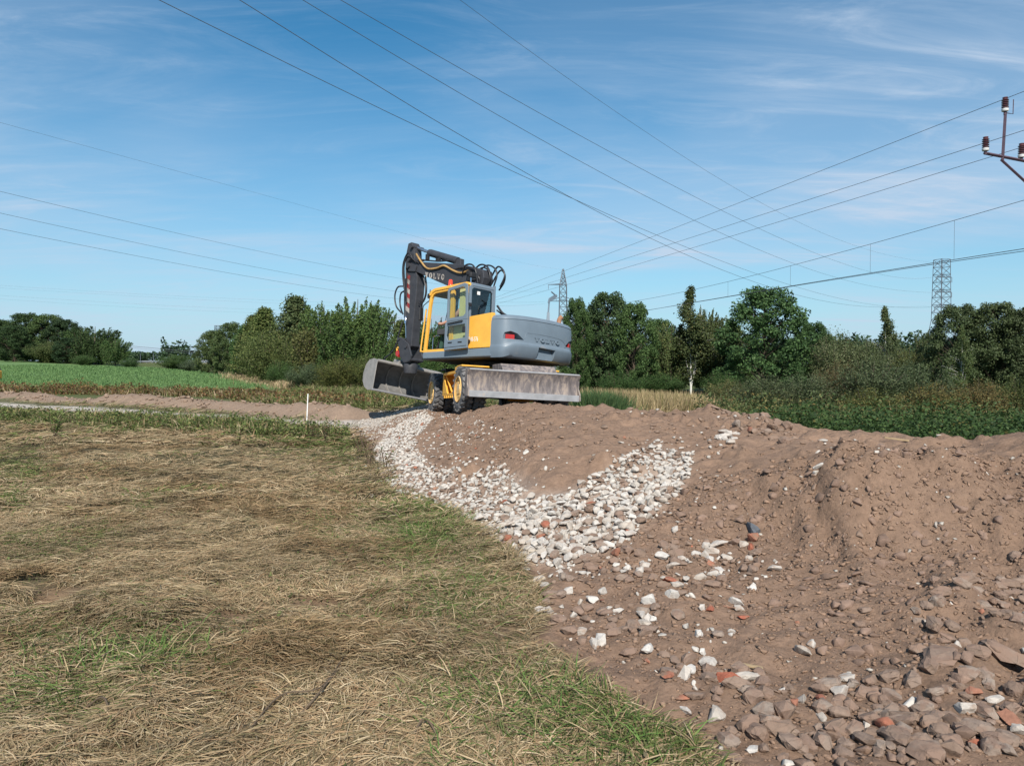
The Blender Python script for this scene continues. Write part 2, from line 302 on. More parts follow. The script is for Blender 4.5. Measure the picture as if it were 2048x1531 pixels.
# ground colours (albedo)
def C3(c): return np.array(c)[None, None, :]
n4 = fbm(X, Y, 1.3, 4, 40.0)[..., None]; n5 = fbm(X, Y, 0.12, 3, 50.0)[..., None]
CG = C3((0.150, 0.120, 0.075)) * (1 - n4) + C3((0.105, 0.098, 0.052)) * n4                 # thatch
CG = CG * (1 - sstep(22, 42, Y)[..., None]) + C3((0.085, 0.105, 0.035)) * sstep(22, 42, Y)[..., None]
soilc = C3((0.235, 0.154, 0.108)) * (0.86 + 0.28 * n4) * (0.9 + 0.2 * n5)
CG = CG * (1 - soilw[..., None]) + soilc * soilw[..., None]
CG = CG * (1 - pathw[..., None]) + C3((0.47, 0.415, 0.365)) * (0.85 + 0.3 * n5) * pathw[..., None]
bermc = C3((0.26, 0.185, 0.135)) * (0.85 + 0.3 * n5)
CG = CG * (1 - bermw[..., None]) + bermc * bermw[..., None]
rc = C3((0.40, 0.33, 0.28)) * (0.8 + 0.4 * n5)
CG = CG * (1 - 0.45 * (rubw * soilw)[..., None]) + rc * 0.45 * (rubw * soilw)[..., None]
fc = C3((0.12, 0.20, 0.075)) * (0.88 + 0.24 * fbm(X, Y, 6, 4, 60.0)[..., None])
_yel = (sstep(0.62, 0.8, fbm(X / 6, Y, 4, 3, 70.0)) * 0.5)[..., None]
fc = fc * (1 - _yel) + C3((0.17, 0.19, 0.06)) * _yel
CG = CG * (1 - fieldw[..., None]) + fc * fieldw[..., None]
for px, py, r in [(90, 1200, .35), (470, 1215, .35), (640, 1190, .33), (710, 1240, .25), (1010, 1265, .25)]:
    c = Wz(px, py); w = (np.exp(-((X - c[0]) ** 2 + (Y - c[1]) ** 2) / (r * r)) * 0.9)[..., None]
    CG = CG * (1 - w) + C3((0.21, 0.135, 0.085)) * w
gm, gn, go = newmat('earth_and_turf'); L = gn.links.new
at = nd(gn, 'ShaderNodeAttribute', attribute_name='Col'); geo = nd(gn, 'ShaderNodeNewGeometry')
na = nd(gn, 'ShaderNodeTexNoise', Scale=14.0, Detail=8.0, Roughness=0.7); L(geo.outputs['Position'], na.inputs['Vector'])
nb = nd(gn, 'ShaderNodeTexVoronoi', Scale=26.0); L(geo.outputs['Position'], nb.inputs['Vector'])
mr = nd(gn, 'ShaderNodeMapRange'); L(na.outputs[0], mr.inputs[0]); mr.inputs[1].default_value = .3; mr.inputs[2].default_value = .7; mr.inputs[3].default_value = .78; mr.inputs[4].default_value = 1.22
mu = nd(gn, 'ShaderNodeMix', data_type='RGBA', blend_type='MULTIPLY'); mu.inputs[0].default_value = 1; L(at.outputs['Color'], mu.inputs[6]); L(mr.outputs[0], mu.inputs[7])
gb = nd(gn, 'ShaderNodeBsdfPrincipled'); gb.inputs['Roughness'].default_value = 0.95; gb.inputs['Specular IOR Level'].default_value = 0.15; L(mu.outputs[2], gb.inputs['Base Color'])
nc = nd(gn, 'ShaderNodeTexNoise', Scale=55.0, Detail=6.0, Roughness=0.75); L(geo.outputs['Position'], nc.inputs['Vector'])
ad = nd(gn, 'ShaderNodeMath', operation='MULTIPLY_ADD'); L(nb.outputs['Distance'], ad.inputs[0]); ad.inputs[1].default_value = -0.5; L(nc.outputs[0], ad.inputs[2])
bp = nd(gn, 'ShaderNodeBump'); bp.inputs['Strength'].default_value = 0.75; bp.inputs['Distance'].default_value = 0.025; L(ad.outputs[0], bp.inputs['Height']); L(bp.outputs[0], gb.inputs['Normal'])
L(gb.outputs[0], go.inputs[0]); GROUND = gm
# split the sheet into its named zones (neighbouring zones share their border)
NX, NY = X.shape
idx = np.arange(NX * NY).reshape(NX, NY)
quads = np.stack([idx[:-1, :-1], idx[1:, :-1], idx[1:, 1:], idx[:-1, 1:]], -1).reshape(-1, 4)
def fmean(A): return ((A[:-1, :-1] + A[1:, :-1] + A[1:, 1:] + A[:-1, 1:]) / 4).ravel()
zs, zp, zb, zf = fmean(soilw), fmean(pathw), fmean(bermw), fmean(fieldw)
zone = np.zeros(len(quads), int); zone[zf > .5] = 4; zone[zb > .5] = 3; zone[zp > .5] = 2; zone[zs > .5] = 1
VV = np.stack([X, Y, Z], -1).reshape(-1, 3); CC = CG.reshape(-1, 3)
for k, nm in enumerate(['meadow_ground', 'soil_embankment', 'gravel_path', 'soil_berm', 'crop_field']):
    q = quads[zone == k]; u, inv = np.unique(q, return_inverse=True)
    me = npmesh(nm, VV[u], inv.reshape(-1, 4), 4, CC[u], GROUND); me.shade_smooth()
    tag(link(nm, me), kind='structure')
# ------------------------------------------------------------------ mesh builder
class MB:
    def __init__(s): s.v = []; s.f = []
    def add(s, V, F):
        o = len(s.v); s.v += [tuple(map(float, p)) for p in V]; s.f += [tuple(i + o for i in f) for f in F]; return s
    def box(s, c, d, rot=None):
        hx, hy, hz_ = d[0] / 2, d[1] / 2, d[2] / 2
        P = [Vector((x, y, z)) for x in (-hx, hx) for y in (-hy, hy) for z in (-hz_, hz_)]
        if rot is not None: P = [rot @ p for p in P]
        P = [p + Vector(c) for p in P]
        return s.add(P, [(0, 1, 3, 2), (4, 6, 7, 5), (0, 4, 5, 1), (2, 3, 7, 6), (0, 2, 6, 4), (1, 5, 7, 3)])
    def bb(s, a, b): return s.box([(a[i] + b[i]) / 2 for i in range(3)], [abs(b[i] - a[i]) for i in range(3)])
    def prism(s, P, y0, y1, plane='xz'):
        """polygon in a plane, extruded along the third axis"""
        def m(p, t): return (p[0], t, p[1]) if plane == 'xz' else ((p[0], p[1], t) if plane == 'xy' else (t, p[0], p[1]))
        n = len(P); V = [m(p, y0) for p in P] + [m(p, y1) for p in P]
        return s.add(V, [tuple(range(n)), tuple(range(2 * n - 1, n - 1, -1))] + [(i, i + n, (i + 1) % n + n, (i + 1) % n) for i in range(n)])
    def frame(s, P, Q, y0, y1, plane='xz'):
        """ring between outline P and inner outline Q (same count)"""
        def m(p, t): return (p[0], t, p[1]) if plane == 'xz' else ((p[0], p[1], t) if plane == 'xy' else (t, p[0], p[1]))
        n = len(P); V = [m(p, y0) for p in P] + [m(p, y0) for p in Q] + [m(p, y1) for p in P] + [m(p, y1) for p in Q]; F = []
        for i in range(n):
            j = (i + 1) % n
            F += [(i, j, n + j, n + i), (2 * n + i, 3 * n + i, 3 * n + j, 2 * n + j), (i, 2 * n + i, 2 * n + j, j), (n + i, n + j, 3 * n + j, 3 * n + i)]
        return s.add(V, F)
    def tube(s, pts, r, n=8, cap=True):
        P = [Vector(p) for p in pts]; rr = r if hasattr(r, '__len__') else [r] * len(P); V = []; F = []
        t0 = (P[1] - P[0]).normalized(); up = Vector((0, 0, 1)) if abs(t0.z) < .9 else Vector((1, 0, 0)); a = t0.cross(up).normalized()
        for i, p in enumerate(P):
            t = ((P[min(i + 1, len(P) - 1)] - P[max(i - 1, 0)])).normalized(); a = (a - t * a.dot(t)).normalized(); b = t.cross(a)
            for k in range(n):
                w = 2 * math.pi * k / n; V.append(p + (a * math.cos(w) + b * math.sin(w)) * rr[i])
        for i in range(len(P) - 1):
            for k in range(n): F.append((i * n + k, i * n + (k + 1) % n, (i + 1) * n + (k + 1) % n, (i + 1) * n + k))
        if cap: F += [tuple(range(n - 1, -1, -1)), tuple(range((len(P) - 1) * n, len(P) * n))]
        return s.add(V, F)
    def lathe(s, prof, axis='y', c=(0, 0, 0), n=32, closed=False):
        """prof: (axial, radius) list"""
        V = []; F = []; m = len(prof)
        for k in range(n):
            w = 2 * math.pi * k / n
            for a, r in prof:
                if axis == 'y': p = (r * math.cos(w), a, r * math.sin(w))
                elif axis == 'z': p = (r * math.cos(w), r * math.sin(w), a)
                else: p = (a, r * math.cos(w), r * math.sin(w))
                V.append((p[0] + c[0], p[1] + c[1], p[2] + c[2]))
        for k in range(n):
            for i in range(m if closed else m - 1): F.append((k * m + i, k * m + (i + 1) % m, ((k + 1) % n) * m + (i + 1) % m, ((k + 1) % n) * m + i))
        return s.add(V, F)
    def xf(s, Mx):
        s.v = [tuple(Mx @ Vector(p)) for p in s.v]; return s
    def mesh(s, name):
        me = bpy.data.meshes.new(name); me.from_pydata(s.v, [], s.f)
        bm = bmesh.new(); bm.from_mesh(me); bmesh.ops.recalc_face_normals(bm, faces=bm.faces); bm.to_mesh(me); bm.free(); return me
    def build(s, name, mat, parent=None, bevel=0.0, smooth=None, segs=2):
        me = s.mesh(name); o = link(name, me, mat, parent)
        if smooth is not None: me.shade_smooth(); me.set_sharp_from_angle(angle=R(smooth))
        if bevel:
            b = o.modifiers.new('bevel', 'BEVEL'); b.width = bevel; b.segments = segs; b.limit_method = 'ANGLE'; b.angle_limit = R(35); b.harden_normals = False
        return o
def curve_pts(P, n=8):
    """Catmull-Rom through control points"""
    P = [Vector(p) for p in P]; Q = [P[0] * 2 - P[1]] + P + [P[-1] * 2 - P[-2]]; out = []
    for i in range(1, len(Q) - 2):
        for k in range(n):
            t = k / n; a, b, c, d = Q[i - 1], Q[i], Q[i + 1], Q[i + 2]
            out.append(0.5 * ((2 * b) + (c - a) * t + (2 * a - 5 * b + 4 * c - d) * t * t + (3 * b - a - 3 * c + d) * t ** 3))
    return out + [P[-1]]
def arc(cx, cz, r, a0, a1, n): return [(cx + r * math.cos(R(a0 + (a1 - a0) * i / n)), cz + r * math.sin(R(a0 + (a1 - a0) * i / n))) for i in range(n + 1)]
def boolcut(o, cutters):
    for c in cutters:
        m = o.modifiers.new('cut', 'BOOLEAN'); m.operation = 'DIFFERENCE'; m.object = c; m.solver = 'EXACT'
    dg = bpy.context.evaluated_depsgraph_get(); dg.update(); me = bpy.data.meshes.new_from_object(o.evaluated_get(dg)); o.modifiers.clear(); o.data = me
    for c in cutters: bpy.data.objects.remove(c)
    return o

# ------------------------------------------------------------------ excavator
DUST = (0.33, 0.26, 0.20)
m_yel = M('machine_yellow', (0.76, 0.40, 0.060), 0.45, var=0.08, dirt=(.52, .36, .15), dirt_amt=0.30, dirt_scale=3, coat=0.1)
m_yel2 = M('chassis_yellow_dusty', (0.70, 0.36, 0.05), 0.55, var=0.12, dirt=DUST, dirt_amt=0.35, dirt_scale=4, bump=.1)
m_grey = M('machine_blue_grey', (0.145, 0.185, 0.225), 0.45, var=0.07, scale=3, dirt=(0.25, 0.24, 0.23), dirt_amt=0.30, dirt_scale=2.2, coat=0.12)
m_dark = M('boom_charcoal', (0.040, 0.041, 0.048), 0.55, var=0.2, dirt=(0.12, 0.10, 0.09), dirt_amt=0.22, dirt_scale=4, bump=.1)
m_black = M('black_rubber', (0.018, 0.018, 0.02), 0.6, var=0.2)
m_hose = M('hydraulic_hose', (0.022, 0.022, 0.026), 0.45, var=0.2)
m_tyre = M('tyre_rubber_dusty', (0.075, 0.077, 0.082), 0.88, var=0.2, dirt=(0.19, 0.18, 0.175), dirt_amt=0.65, dirt_scale=5, bump=.2)
m_rim = M('rim_yellow_dusty', (0.66, 0.42, 0.15), 0.75, var=0.1, dirt=(0.56, 0.43, 0.28), dirt_amt=0.6, dirt_scale=6)
m_blade = M('worn_blade_steel', (0.15, 0.13, 0.13), 0.75, var=0.4, scale=9, dirt=(0.30, 0.245, 0.205), dirt_amt=0.60, dirt_scale=9.0, bump=.3, bscale=30, stretch=(1.3, 1.3, .35))
m_edge = M('polished_cutting_edge', (0.30, 0.30, 0.31), 0.5, metal=.3, var=0.15, dirt=(0.38, 0.32, 0.27), dirt_amt=0.3, dirt_scale=7)
m_bucket = M('bucket_steel', (0.27, 0.255, 0.24), 0.6, metal=.2, var=0.2, dirt=(0.34, 0.27, 0.20), dirt_amt=0.4, dirt_scale=3, bump=.2)
m_shell = M('bucket_shell_shade_tone', (0.17, 0.165, 0.16), 0.65, metal=.2, var=0.25, dirt=(0.26, 0.21, 0.17), dirt_amt=0.3, dirt_scale=3, bump=.2)  # steel toned darker to paint in the shadow inside the bucket
m_chrome = M('cylinder_rod_steel', (0.55, 0.57, 0.62), 0.15, metal=1.0, var=0.03)
m_glass = glassmat('cab_glass'); m_gdark = glassmat('rear_window_tinted_glass', (0.45, 0.53, 0.56), 0.07); m_gblue = glassmat('door_tinted_glass', (0.86, 0.92, 0.92), 0.04)
m_int = M('cab_interior_dark', (0.05, 0.052, 0.055), 0.8); m_intl = M('cab_interior_grey', (0.30, 0.30, 0.29), 0.8)
m_red = M('tail_lamp_red', (0.36, 0.018, 0.015), 0.2, var=0.1, coat=.5); m_redc = M('beacon_red', (0.75, 0.06, 0.03), 0.15, var=0.1, coat=.6)
m_white = M('white_paint', (0.75, 0.74, 0.72), 0.6, var=0.08); m_under = M('underside_grime', (0.035, 0.034, 0.034), 0.85, var=0.3)
m_cream = M('pale_yellow_cab_trim', (0.62, 0.52, 0.22), 0.6, var=0.08)
m_rust = M('rusty_steel', (0.33, 0.17, 0.10), 0.8, var=0.25, dirt=(0.42, 0.30, 0.24), dirt_amt=.4, dirt_scale=8)
m_orange = M('lamp_amber', (0.8, 0.22, 0.03), 0.2, coat=.5)
m_stripe = M('faded_red_stripe', (.28, .03, .03), .6, var=.3, dirt=(.07, .06, .06), dirt_amt=.6, dirt_scale=9); m_dullw = M('faded_white_stripe', (.36, .33, .30), .6, var=.3, dirt=(.07, .06, .06), dirt_amt=.6, dirt_scale=9)
m_oyel = M('ochre_hose_guard', (0.36, 0.22, 0.08), 0.7, var=.3, dirt=(.12, .09, .06), dirt_amt=.35, dirt_scale=9)

EX = empty('wheeled_excavator', label='yellow and grey wheeled excavator standing on the soil bank with its door open', cat='excavator')
EX.matrix_world = Matrix.Translation(Vector(XO)) @ Matrix(MH.tolist()).to_4x4()
UR = Matrix.Rotation(YAWU - YAWH, 4, 'Z')      # undercarriage turned against the upper structure
def ub(mb, name, mat, parent=EX, **k): return mb.xf(UR).build(name, mat, parent, **k)

# wheels: four twin wheels
def tyre_mesh(mb, yc):
    w = 0.125; R0 = 0.475
    prof = [(-w * .8, .27), (-w, .33), (-w * 1.02, .40), (-w * .92, R0 - .02), (-w * .6, R0), (w * .6, R0), (w * .92, R0 - .02), (w * 1.02, .40), (w, .33), (w * .8, .27)]
    mb.lathe([(a + yc, r) for a, r in prof], 'y', n=36, closed=True)
    for k in range(22):                      # chevron lugs
        for sgn in (-1, 1):
            a = 2 * math.pi * (k + (0.5 if sgn > 0 else 0)) / 22; rot = Matrix.Rotation(-a, 3, 'Y') @ Matrix.Rotation(R(32) * sgn, 3, 'X') if False else Matrix.Rotation(-a, 3, 'Y')
            c = rot @ Vector((R0 + .006, sgn * w * .52, 0)) + Vector((0, yc, 0))
            mb.box(c, (.042, w * 1.0, .062), rot @ Matrix.Rotation(R(28) * sgn, 3, 'X'))
    return mb
for sx in (-1.391, 1.417):
    for sy in (1, -1):
        wroot_mb = MB().lathe([(sy * .70, .10), (sy * 1.06, .10), (sy * 1.10, .16), (sy * 1.10, .0001)], 'y', n=20)
        wr = wroot_mb.xf(UR @ Matrix.Translation((sx, 0, .5025))).build('wheel', m_yel2, EX, smooth=40)
        for yc in (1.125, .83):
            tyre_mesh(MB(), sy * yc).xf(UR @ Matrix.Translation((sx, 0, .5025))).build('tyre', m_tyre, wr, smooth=35)
        MB().lathe([(sy * 1.255, .268), (sy * 1.262, .285), (sy * 1.235, .292), (sy * 1.222, .25), (sy * 1.215, .20), (sy * 1.218, .12), (sy * 1.24, .11), (sy * 1.24, .0001)], 'y', n=36).xf(UR @ Matrix.Translation((sx, 0, .5025))).build('rim', m_rim, wr, smooth=40)
        nb_ = MB()
        for k in range(10):
            a = 2 * math.pi * k / 10; nb_.lathe([(sy * 1.21, .014), (sy * 1.235, .014), (sy * 1.235, .0001)], 'y', (.155 * math.cos(a), 0, .155 * math.sin(a)), n=6)
        nb_.xf(UR @ Matrix.Translation((sx, 0, .5025))).build('wheel_nuts', m_rim, wr)['kind'] = 'stuff'
# axles and frame
for sx in (-1.391, 1.417):
    ub(MB().tube([(sx, -.72, .5), (sx, -.3, .52), (sx, 0, .54), (sx, .3, .52), (sx, .72, .5)], [.10, .10, .19, .10, .10], 12), 'axle', m_under, smooth=50)
ub(MB().bb((-1.9, -.42, .62), (1.9, .42, .98)).bb((-.62, -.62, .98), (.62, .62, 1.10)), 'chassis_frame', m_yel2, bevel=.02)
ub(MB().lathe([(1.08, .0001), (1.08, .60), (1.235, .60), (1.235, .0001)], 'z', n=40), 'swing_ring', m_under, smooth=40)
# side boxes / steps between the wheels
for sy in (1, -1):
    f = MB(); y0, y1 = .50 * sy, 1.13 * sy
    f.bb((-.72, y0, .90), (.62, y1, .965)).bb((.56, y0, .40), (.62, y1, .90)).bb((-.72, y0, .44), (.56, y0 + .03 * sy, .90)).bb((-.72, y0, .40), (.56, y1, .45))
    bx = ub(f, 'side_step_box', m_yel2, bevel=.008)
    ub(MB().prism([(.56, .45), (.56, .90), (.12, .45)], y1 - .02 * sy, y1 + .003 * sy), 'gusset_plate', m_yel, bx)
    ub(MB().tube([(.50, y1 - .06 * sy, .88), (.02, y1 - .1 * sy, .48)], .022, 8), 'brace_bar', m_yel2, bx)
    for k in range(6):
        ub(MB().bb((-.62 + k * .2, y0, .345), (-.58 + k * .2, y1 + .012 * sy, .40)), 'step_slat', m_yel2, bx)
    ub(MB().bb((-.90, .52 * sy, .52), (-.72, 1.17 * sy, 1.04)).bb((-1.35, .52 * sy, 1.025), (-.90, 1.17 * sy, 1.06)), 'mudguard', m_yel, bevel=.012)
    ub(MB().bb((.72, .55 * sy, .92), (.78, 1.05 * sy, 1.06)).bb((.72, .55 * sy, 1.06), (1.3, 1.05 * sy, 1.10)), 'front_mudguard', m_under, bevel=.01)
# dozer blade
prof_o = [(-2.30, .335), (-2.36, .43), (-2.385, .55), (-2.375, .70), (-2.33, .82), (-2.28, .89)]
prof_i = [(-2.24, .89), (-2.29, .81), (-2.33, .70), (-2.34, .55), (-2.315, .43), (-2.26, .335)]
BL = ub(MB().prism([(-p[0] - 4.66, p[1]) for p in prof_o] + [(-p[0] - 4.66 + .045 * 0 + .05, p[1]) for p in prof_o[::-1]], -1.25, 1.25), 'dozer_blade', m_blade, smooth=40)
ub(MB().bb((-2.392, -1.252, .318), (-2.352, 1.252, .455)), 'cutting_edge', m_edge, BL, bevel=.006)
for sy in (1, -1): ub(MB().prism([(-2.42, .33), (-2.40, .47), (-2.30, .60), (-2.30, .78), (-2.385, .905), (-2.14, .905), (-2.10, .70), (-2.10, .45), (-2.14, .33)], sy * 1.252, sy * 1.282), 'blade_end_plate', m_blade, BL, bevel=.004)
ub(MB().tube([(-2.365, -1.25, .90), (-2.365, 1.25, .90)], .022, 8), 'blade_top_lip', m_edge, BL)
for sy in (.42, -.42): ub(MB().prism([(-2.25, .45), (-2.25, .72), (-1.8, .86), (-1.6, .84), (-1.6, .66), (-1.9, .6)], sy - .05, sy + .05), 'blade_arm', m_blade, BL)
ub(MB().prism([(-2.22, .915), (-1.98, 1.085), (-1.35, 1.10), (-1.35, .90), (-2.2, .88)], -.80, .46), 'blade_cover_plate', m_blade, bevel=.012)

# upper structure: base deck
deck = [(1.27, 1.225), (-1.06, 1.225), (-1.30, .9), (-1.45, 0), (-1.30, -.9), (-1.06, -1.22), (1.05, -1.22), (1.05, -.32), (1.55, -.32), (1.55, .10), (1.27, .25)]
MB().prism(deck, 1.25, 1.262, 'xy').build('belly_plate', m_under, EX)
MB().prism([(1.27, 1.275), (1.285, 1.40), (1.25, 1.445), (-1.10, 1.470), (-1.10, 1.265)], 1.10, 1.235).build('side_skirt', m_grey, EX, bevel=.03, segs=3)
MB().bb((-1.0, -1.2, 1.265), (1.04, 1.09, 1.40)).build('deck_frame', m_under, EX)
MB().bb((1.05, -.30, 1.25), (1.55, -.24, 1.95)).bb((1.05, .04, 1.25), (1.55, .10, 1.95)).build('boom_bracket', m_dark, EX, bevel=.02)
# right-hand superstructure: engine hood and tank
MB().prism([(-1.06, 1.41), (-1.06, 2.16), (-.2, 2.14), (.55, 2.05), (1.0, 1.75), (1.02, 1.41)], -1.20, -.36).build('engine_hood', m_grey, EX, bevel=.05, segs=3)
MB().prism([(-1.06, 1.41), (-1.06, 2.12), (-.34, 2.10), (-.34, 1.41)], -.35, 1.10).build('engine_housing', m_dark, EX, bevel=.03)
SP = MB().prism([(-1.045, 1.475), (-1.075, 2.26), (-.335, 2.215), (-.335, 1.475)], 1.12, 1.232).build('side_panel', m_yel, EX, bevel=.012)
# counterweight: lofted shell
def cw_outline(off, n=44):
    out = []
    for i in range(n + 1):
        t = -1 + 2 * i / n; a = t * math.pi / 2
        y = 1.245 * math.copysign(abs(math.sin(a)) ** 0.62, t); x = -1.06 - 0.60 * abs(math.cos(a)) ** 0.42 * (1 - 0.10 * (y / 1.245) ** 2)
        out.append((x + off * abs(math.cos(a)) ** .3, y * (1 - max(off, 0) * .55)))
    return out
levels = [(1.255, .16), (1.275, .09), (1.33, .045), (1.42, .012), (1.50, -.012), (1.555, -.016), (1.585, -.006), (1.605, .012), (1.62, .016), (1.80, .010), (2.00, .014), (2.075, .020), (2.088, .034), (2.10, .022), (2.14, .035), (2.18, .075), (2.20, .14)]
V = []; F = []
for z, off in levels:
    o_ = cw_outline(off)
    for (x, y) in o_:
        zz = z
        if 1.3 < z < 1.63: zz = z - 0.085 * (sstep(.93, 1.22, abs(y)))          # shoulder line dips at the corners
        V.append((x, y, zz + (0.03 * (1 - (y / 1.24) ** 2) if z > 2.05 else 0)))
npt = 45
for i in range(len(levels) - 1):
    for k in range(npt - 1): F.append((i * npt + k, i * npt + k + 1, (i + 1) * npt + k + 1, (i + 1) * npt + k))
    F.append((i * npt + npt - 1, i * npt, (i + 1) * npt, (i + 1) * npt + npt - 1))
F.append(tuple(range(npt))); F.append(tuple((len(levels) - 1) * npt + k for k in range(npt - 1, -1, -1)))
CWm = MB(); CWm.v = V; CWm.f = F
CW = CWm.build('counterweight', m_grey, EX)
cut = []
for sy in (1, -1):
    P = [(1.20, 1.66), (1.17, 1.80), (1.06, 1.835), (.90, 1.79), (.72, 1.66)]
    cut.append(MB().prism([(p[0] * sy, p[1]) for p in P], -1.9, -1.40, 'yz').build('c', None, EX))
cut.append(MB().prism([(-.31, 1.52), (.28, 1.535), (.28, 1.20), (-.31, 1.20)], -1.9, -1.545, 'yz').build('c', None, EX))
bpy.context.view_layer.update()
boolcut(CW, cut)
if not CW.data.materials: CW.data.materials.append(m_grey)
CW.data.shade_smooth(); CW.data.set_sharp_from_angle(angle=R(32))
def cwx(y): return float(np.interp(y, [p[1] for p in cw_outline(.012)], [p[0] for p in cw_outline(.012)]))
for sy in (1, -1):
    lr = MB().box((-1.455, sy * 1.03, 1.705), (.07, .21, .115), Matrix.Rotation(R(-28) * sy, 3, 'Z')).build('tail_light', m_red, CW, bevel=.012)
    MB().box((-1.477, sy * 1.00, 1.712), (.05, .075, .05), Matrix.Rotation(R(-28) * sy, 3, 'Z')).build('indicator_lens', m_orange, lr)
MB().bb((-1.575, -.30, 1.27), (-1.55, .27, 1.45)).build('number_plate_holder', m_grey, CW, bevel=.006)
# embossed badge outline + letters that follow the curve
def ring_pts(): 
    P = [(.70, 1.70)] + [(.66, 1.815), (.55, 1.835)] + [(.2, 1.835), (-.2, 1.825), (-.5, 1.80), (-.68, 1.74), (-.74, 1.66), (-.70, 1.625), (-.4, 1.625), (0, 1.63), (.4, 1.64)]
    return [(cwx(y) - .002, y, z) for y, z in P]
MB().tube(curve_pts(ring_pts()[:9], 5), .006, 6).build('badge_outline', m_grey, CW)
def letter(mb, ch, x0, w, h):
    """slab-serif capitals built from bars in the (u,v) plane; mb gets polygons"""
    t = .26 * w; s = .11 * h
    def para(a, b, wd): mb.append([(a[0] - wd / 2, a[1]), (a[0] + wd / 2, a[1]), (b[0] + wd / 2, b[1]), (b[0] - wd / 2, b[1])])
    if ch == 'V':
        para((x0 + w * .5 - .02 * w, 0), (x0 + w * .20, h), t * 1.05); para((x0 + w * .5 + .02 * w, 0), (x0 + w * .82, h), t * .62)
        mb.append([(x0 - .05 * w, h - s), (x0 + .46 * w, h - s), (x0 + .46 * w, h), (x0 - .05 * w, h)]); mb.append([(x0 + .62 * w, h - s), (x0 + 1.05 * w, h - s), (x0 + 1.05 * w, h), (x0 + .62 * w, h)])
    elif ch == 'O':
        n = 18
        for k in range(n):
            a = 2 * math.pi * k / n; b = 2 * math.pi * (k + 1) / n; cx = x0 + w * .5
            mb.append([(cx + w * .5 * math.cos(a), h * .5 + h * .52 * math.sin(a)), (cx + w * .5 * math.cos(b), h * .5 + h * .52 * math.sin(b)), (cx + w * .22 * math.cos(b), h * .5 + h * .38 * math.sin(b)), (cx + w * .22 * math.cos(a), h * .5 + h * .38 * math.sin(a))])
    elif ch == 'L':
        para((x0 + w * .26, 0), (x0 + w * .26, h), t); mb.append([(x0 + .02 * w, h - s), (x0 + .52 * w, h - s), (x0 + .52 * w, h), (x0 + .02 * w, h)]); mb.append([(x0 + .02 * w, 0), (x0 + .95 * w, 0), (x0 + .95 * w, s * 1.1), (x0 + .02 * w, s * 1.1)]); mb.append([(x0 + .80 * w, 0), (x0 + .95 * w, 0), (x0 + .95 * w, h * .36), (x0 + .80 * w, h * .3)])
def volvo(h, w, gap, place, depth):
    """polygons of the five letters -> MB; place(u,v,d) maps to 3D"""
    m = MB(); x = 0
    for ch in 'VOLVO':
        polys = []; letter(polys, ch, x, w, h)
        for i, P in enumerate(polys):
            n = len(P); dd = depth * (1 + .04 * i)
            m.add([place(u, v, 0) for u, v in P] + [place(u, v, dd) for u, v in P], [tuple(range(n)), tuple(range(2 * n - 1, n - 1, -1))] + [(i2, i2 + n, (i2 + 1) % n + n, (i2 + 1) % n) for i2 in range(n)])
        x += w + gap
    return m
volvo(.085, .135, .045, lambda u, v, d: (cwx(.40 - u) + .01 - d, .40 - u, 1.665 + v), .026).build('lettering', m_grey, CW)
# roof-top arm with mirror, exhaust pipe
MB().tube([(-1.48, -.22, 2.2), (-1.48, -.22, 2.42)], [.055, .04], 4).tube([(-1.48, -.22, 2.42), (-1.48, -.24, 2.72)], .018, 8).prism([(-.20, 2.64), (-.24, 2.76), (-.46, 2.88), (-.50, 2.86), (-.50, 2.82)], -1.50, -1.46, 'yz').tube([(-1.48, -.48, 2.85), (-1.48, -.30, 2.92)], .016, 6).build('mirror_arm', m_grey, EX)
MB().tube(curve_pts([(-1.2, -.95, 2.10), (-1.2, -.95, 2.30), (-1.22, -.96, 2.38), (-1.27, -.99, 2.43)], 4), .055, 14, cap=False).tube([(-1.2, -.95, 2.1), (-1.2, -.95, 2.32)], .045, 12).build('exhaust_pipe', m_rust, EX, smooth=40)

# ---- cab
y0, y1 = .42, 1.225; xr = -.315
def side_ring():
    outer = [(1.275, 1.43), (1.15, 2.52), (1.10, 2.83), (1.03, 2.93), (.92, 2.965), (.30, 2.995), (.30, 1.43)]
    inner = [(1.185, 1.50), (1.07, 2.55), (1.03, 2.75), (.985, 2.82), (.90, 2.86), (.36, 2.89), (.36, 1.50)]
    return outer, inner
o_, i_ = side_ring()
CAB = MB().frame(o_, i_, y1 - .07, y1).build('cab_side_frame', m_yel, EX, bevel=.012)
MB().frame([(.30, 1.43), (.30, 2.995), (-.25, 3.01), (xr, 2.97), (xr, 1.43)], [(.235, 1.55), (.235, 2.90), (-.20, 2.92), (-.24, 2.88), (-.24, 1.55)], y1 - .07, y1 - .004).build('cab_rear_side_frame', m_yel, EX, bevel=.01)
MB().bb((-.238, y1 - .055, 1.552), (.233, y1 - .03, 2.06)).build('lower_trim_panel', m_cream, CAB)
MB().bb((-.238, y1 - .045, 2.07), (.06, y1 - .03, 2.91)).build('rolled_blind', m_cream, CAB)
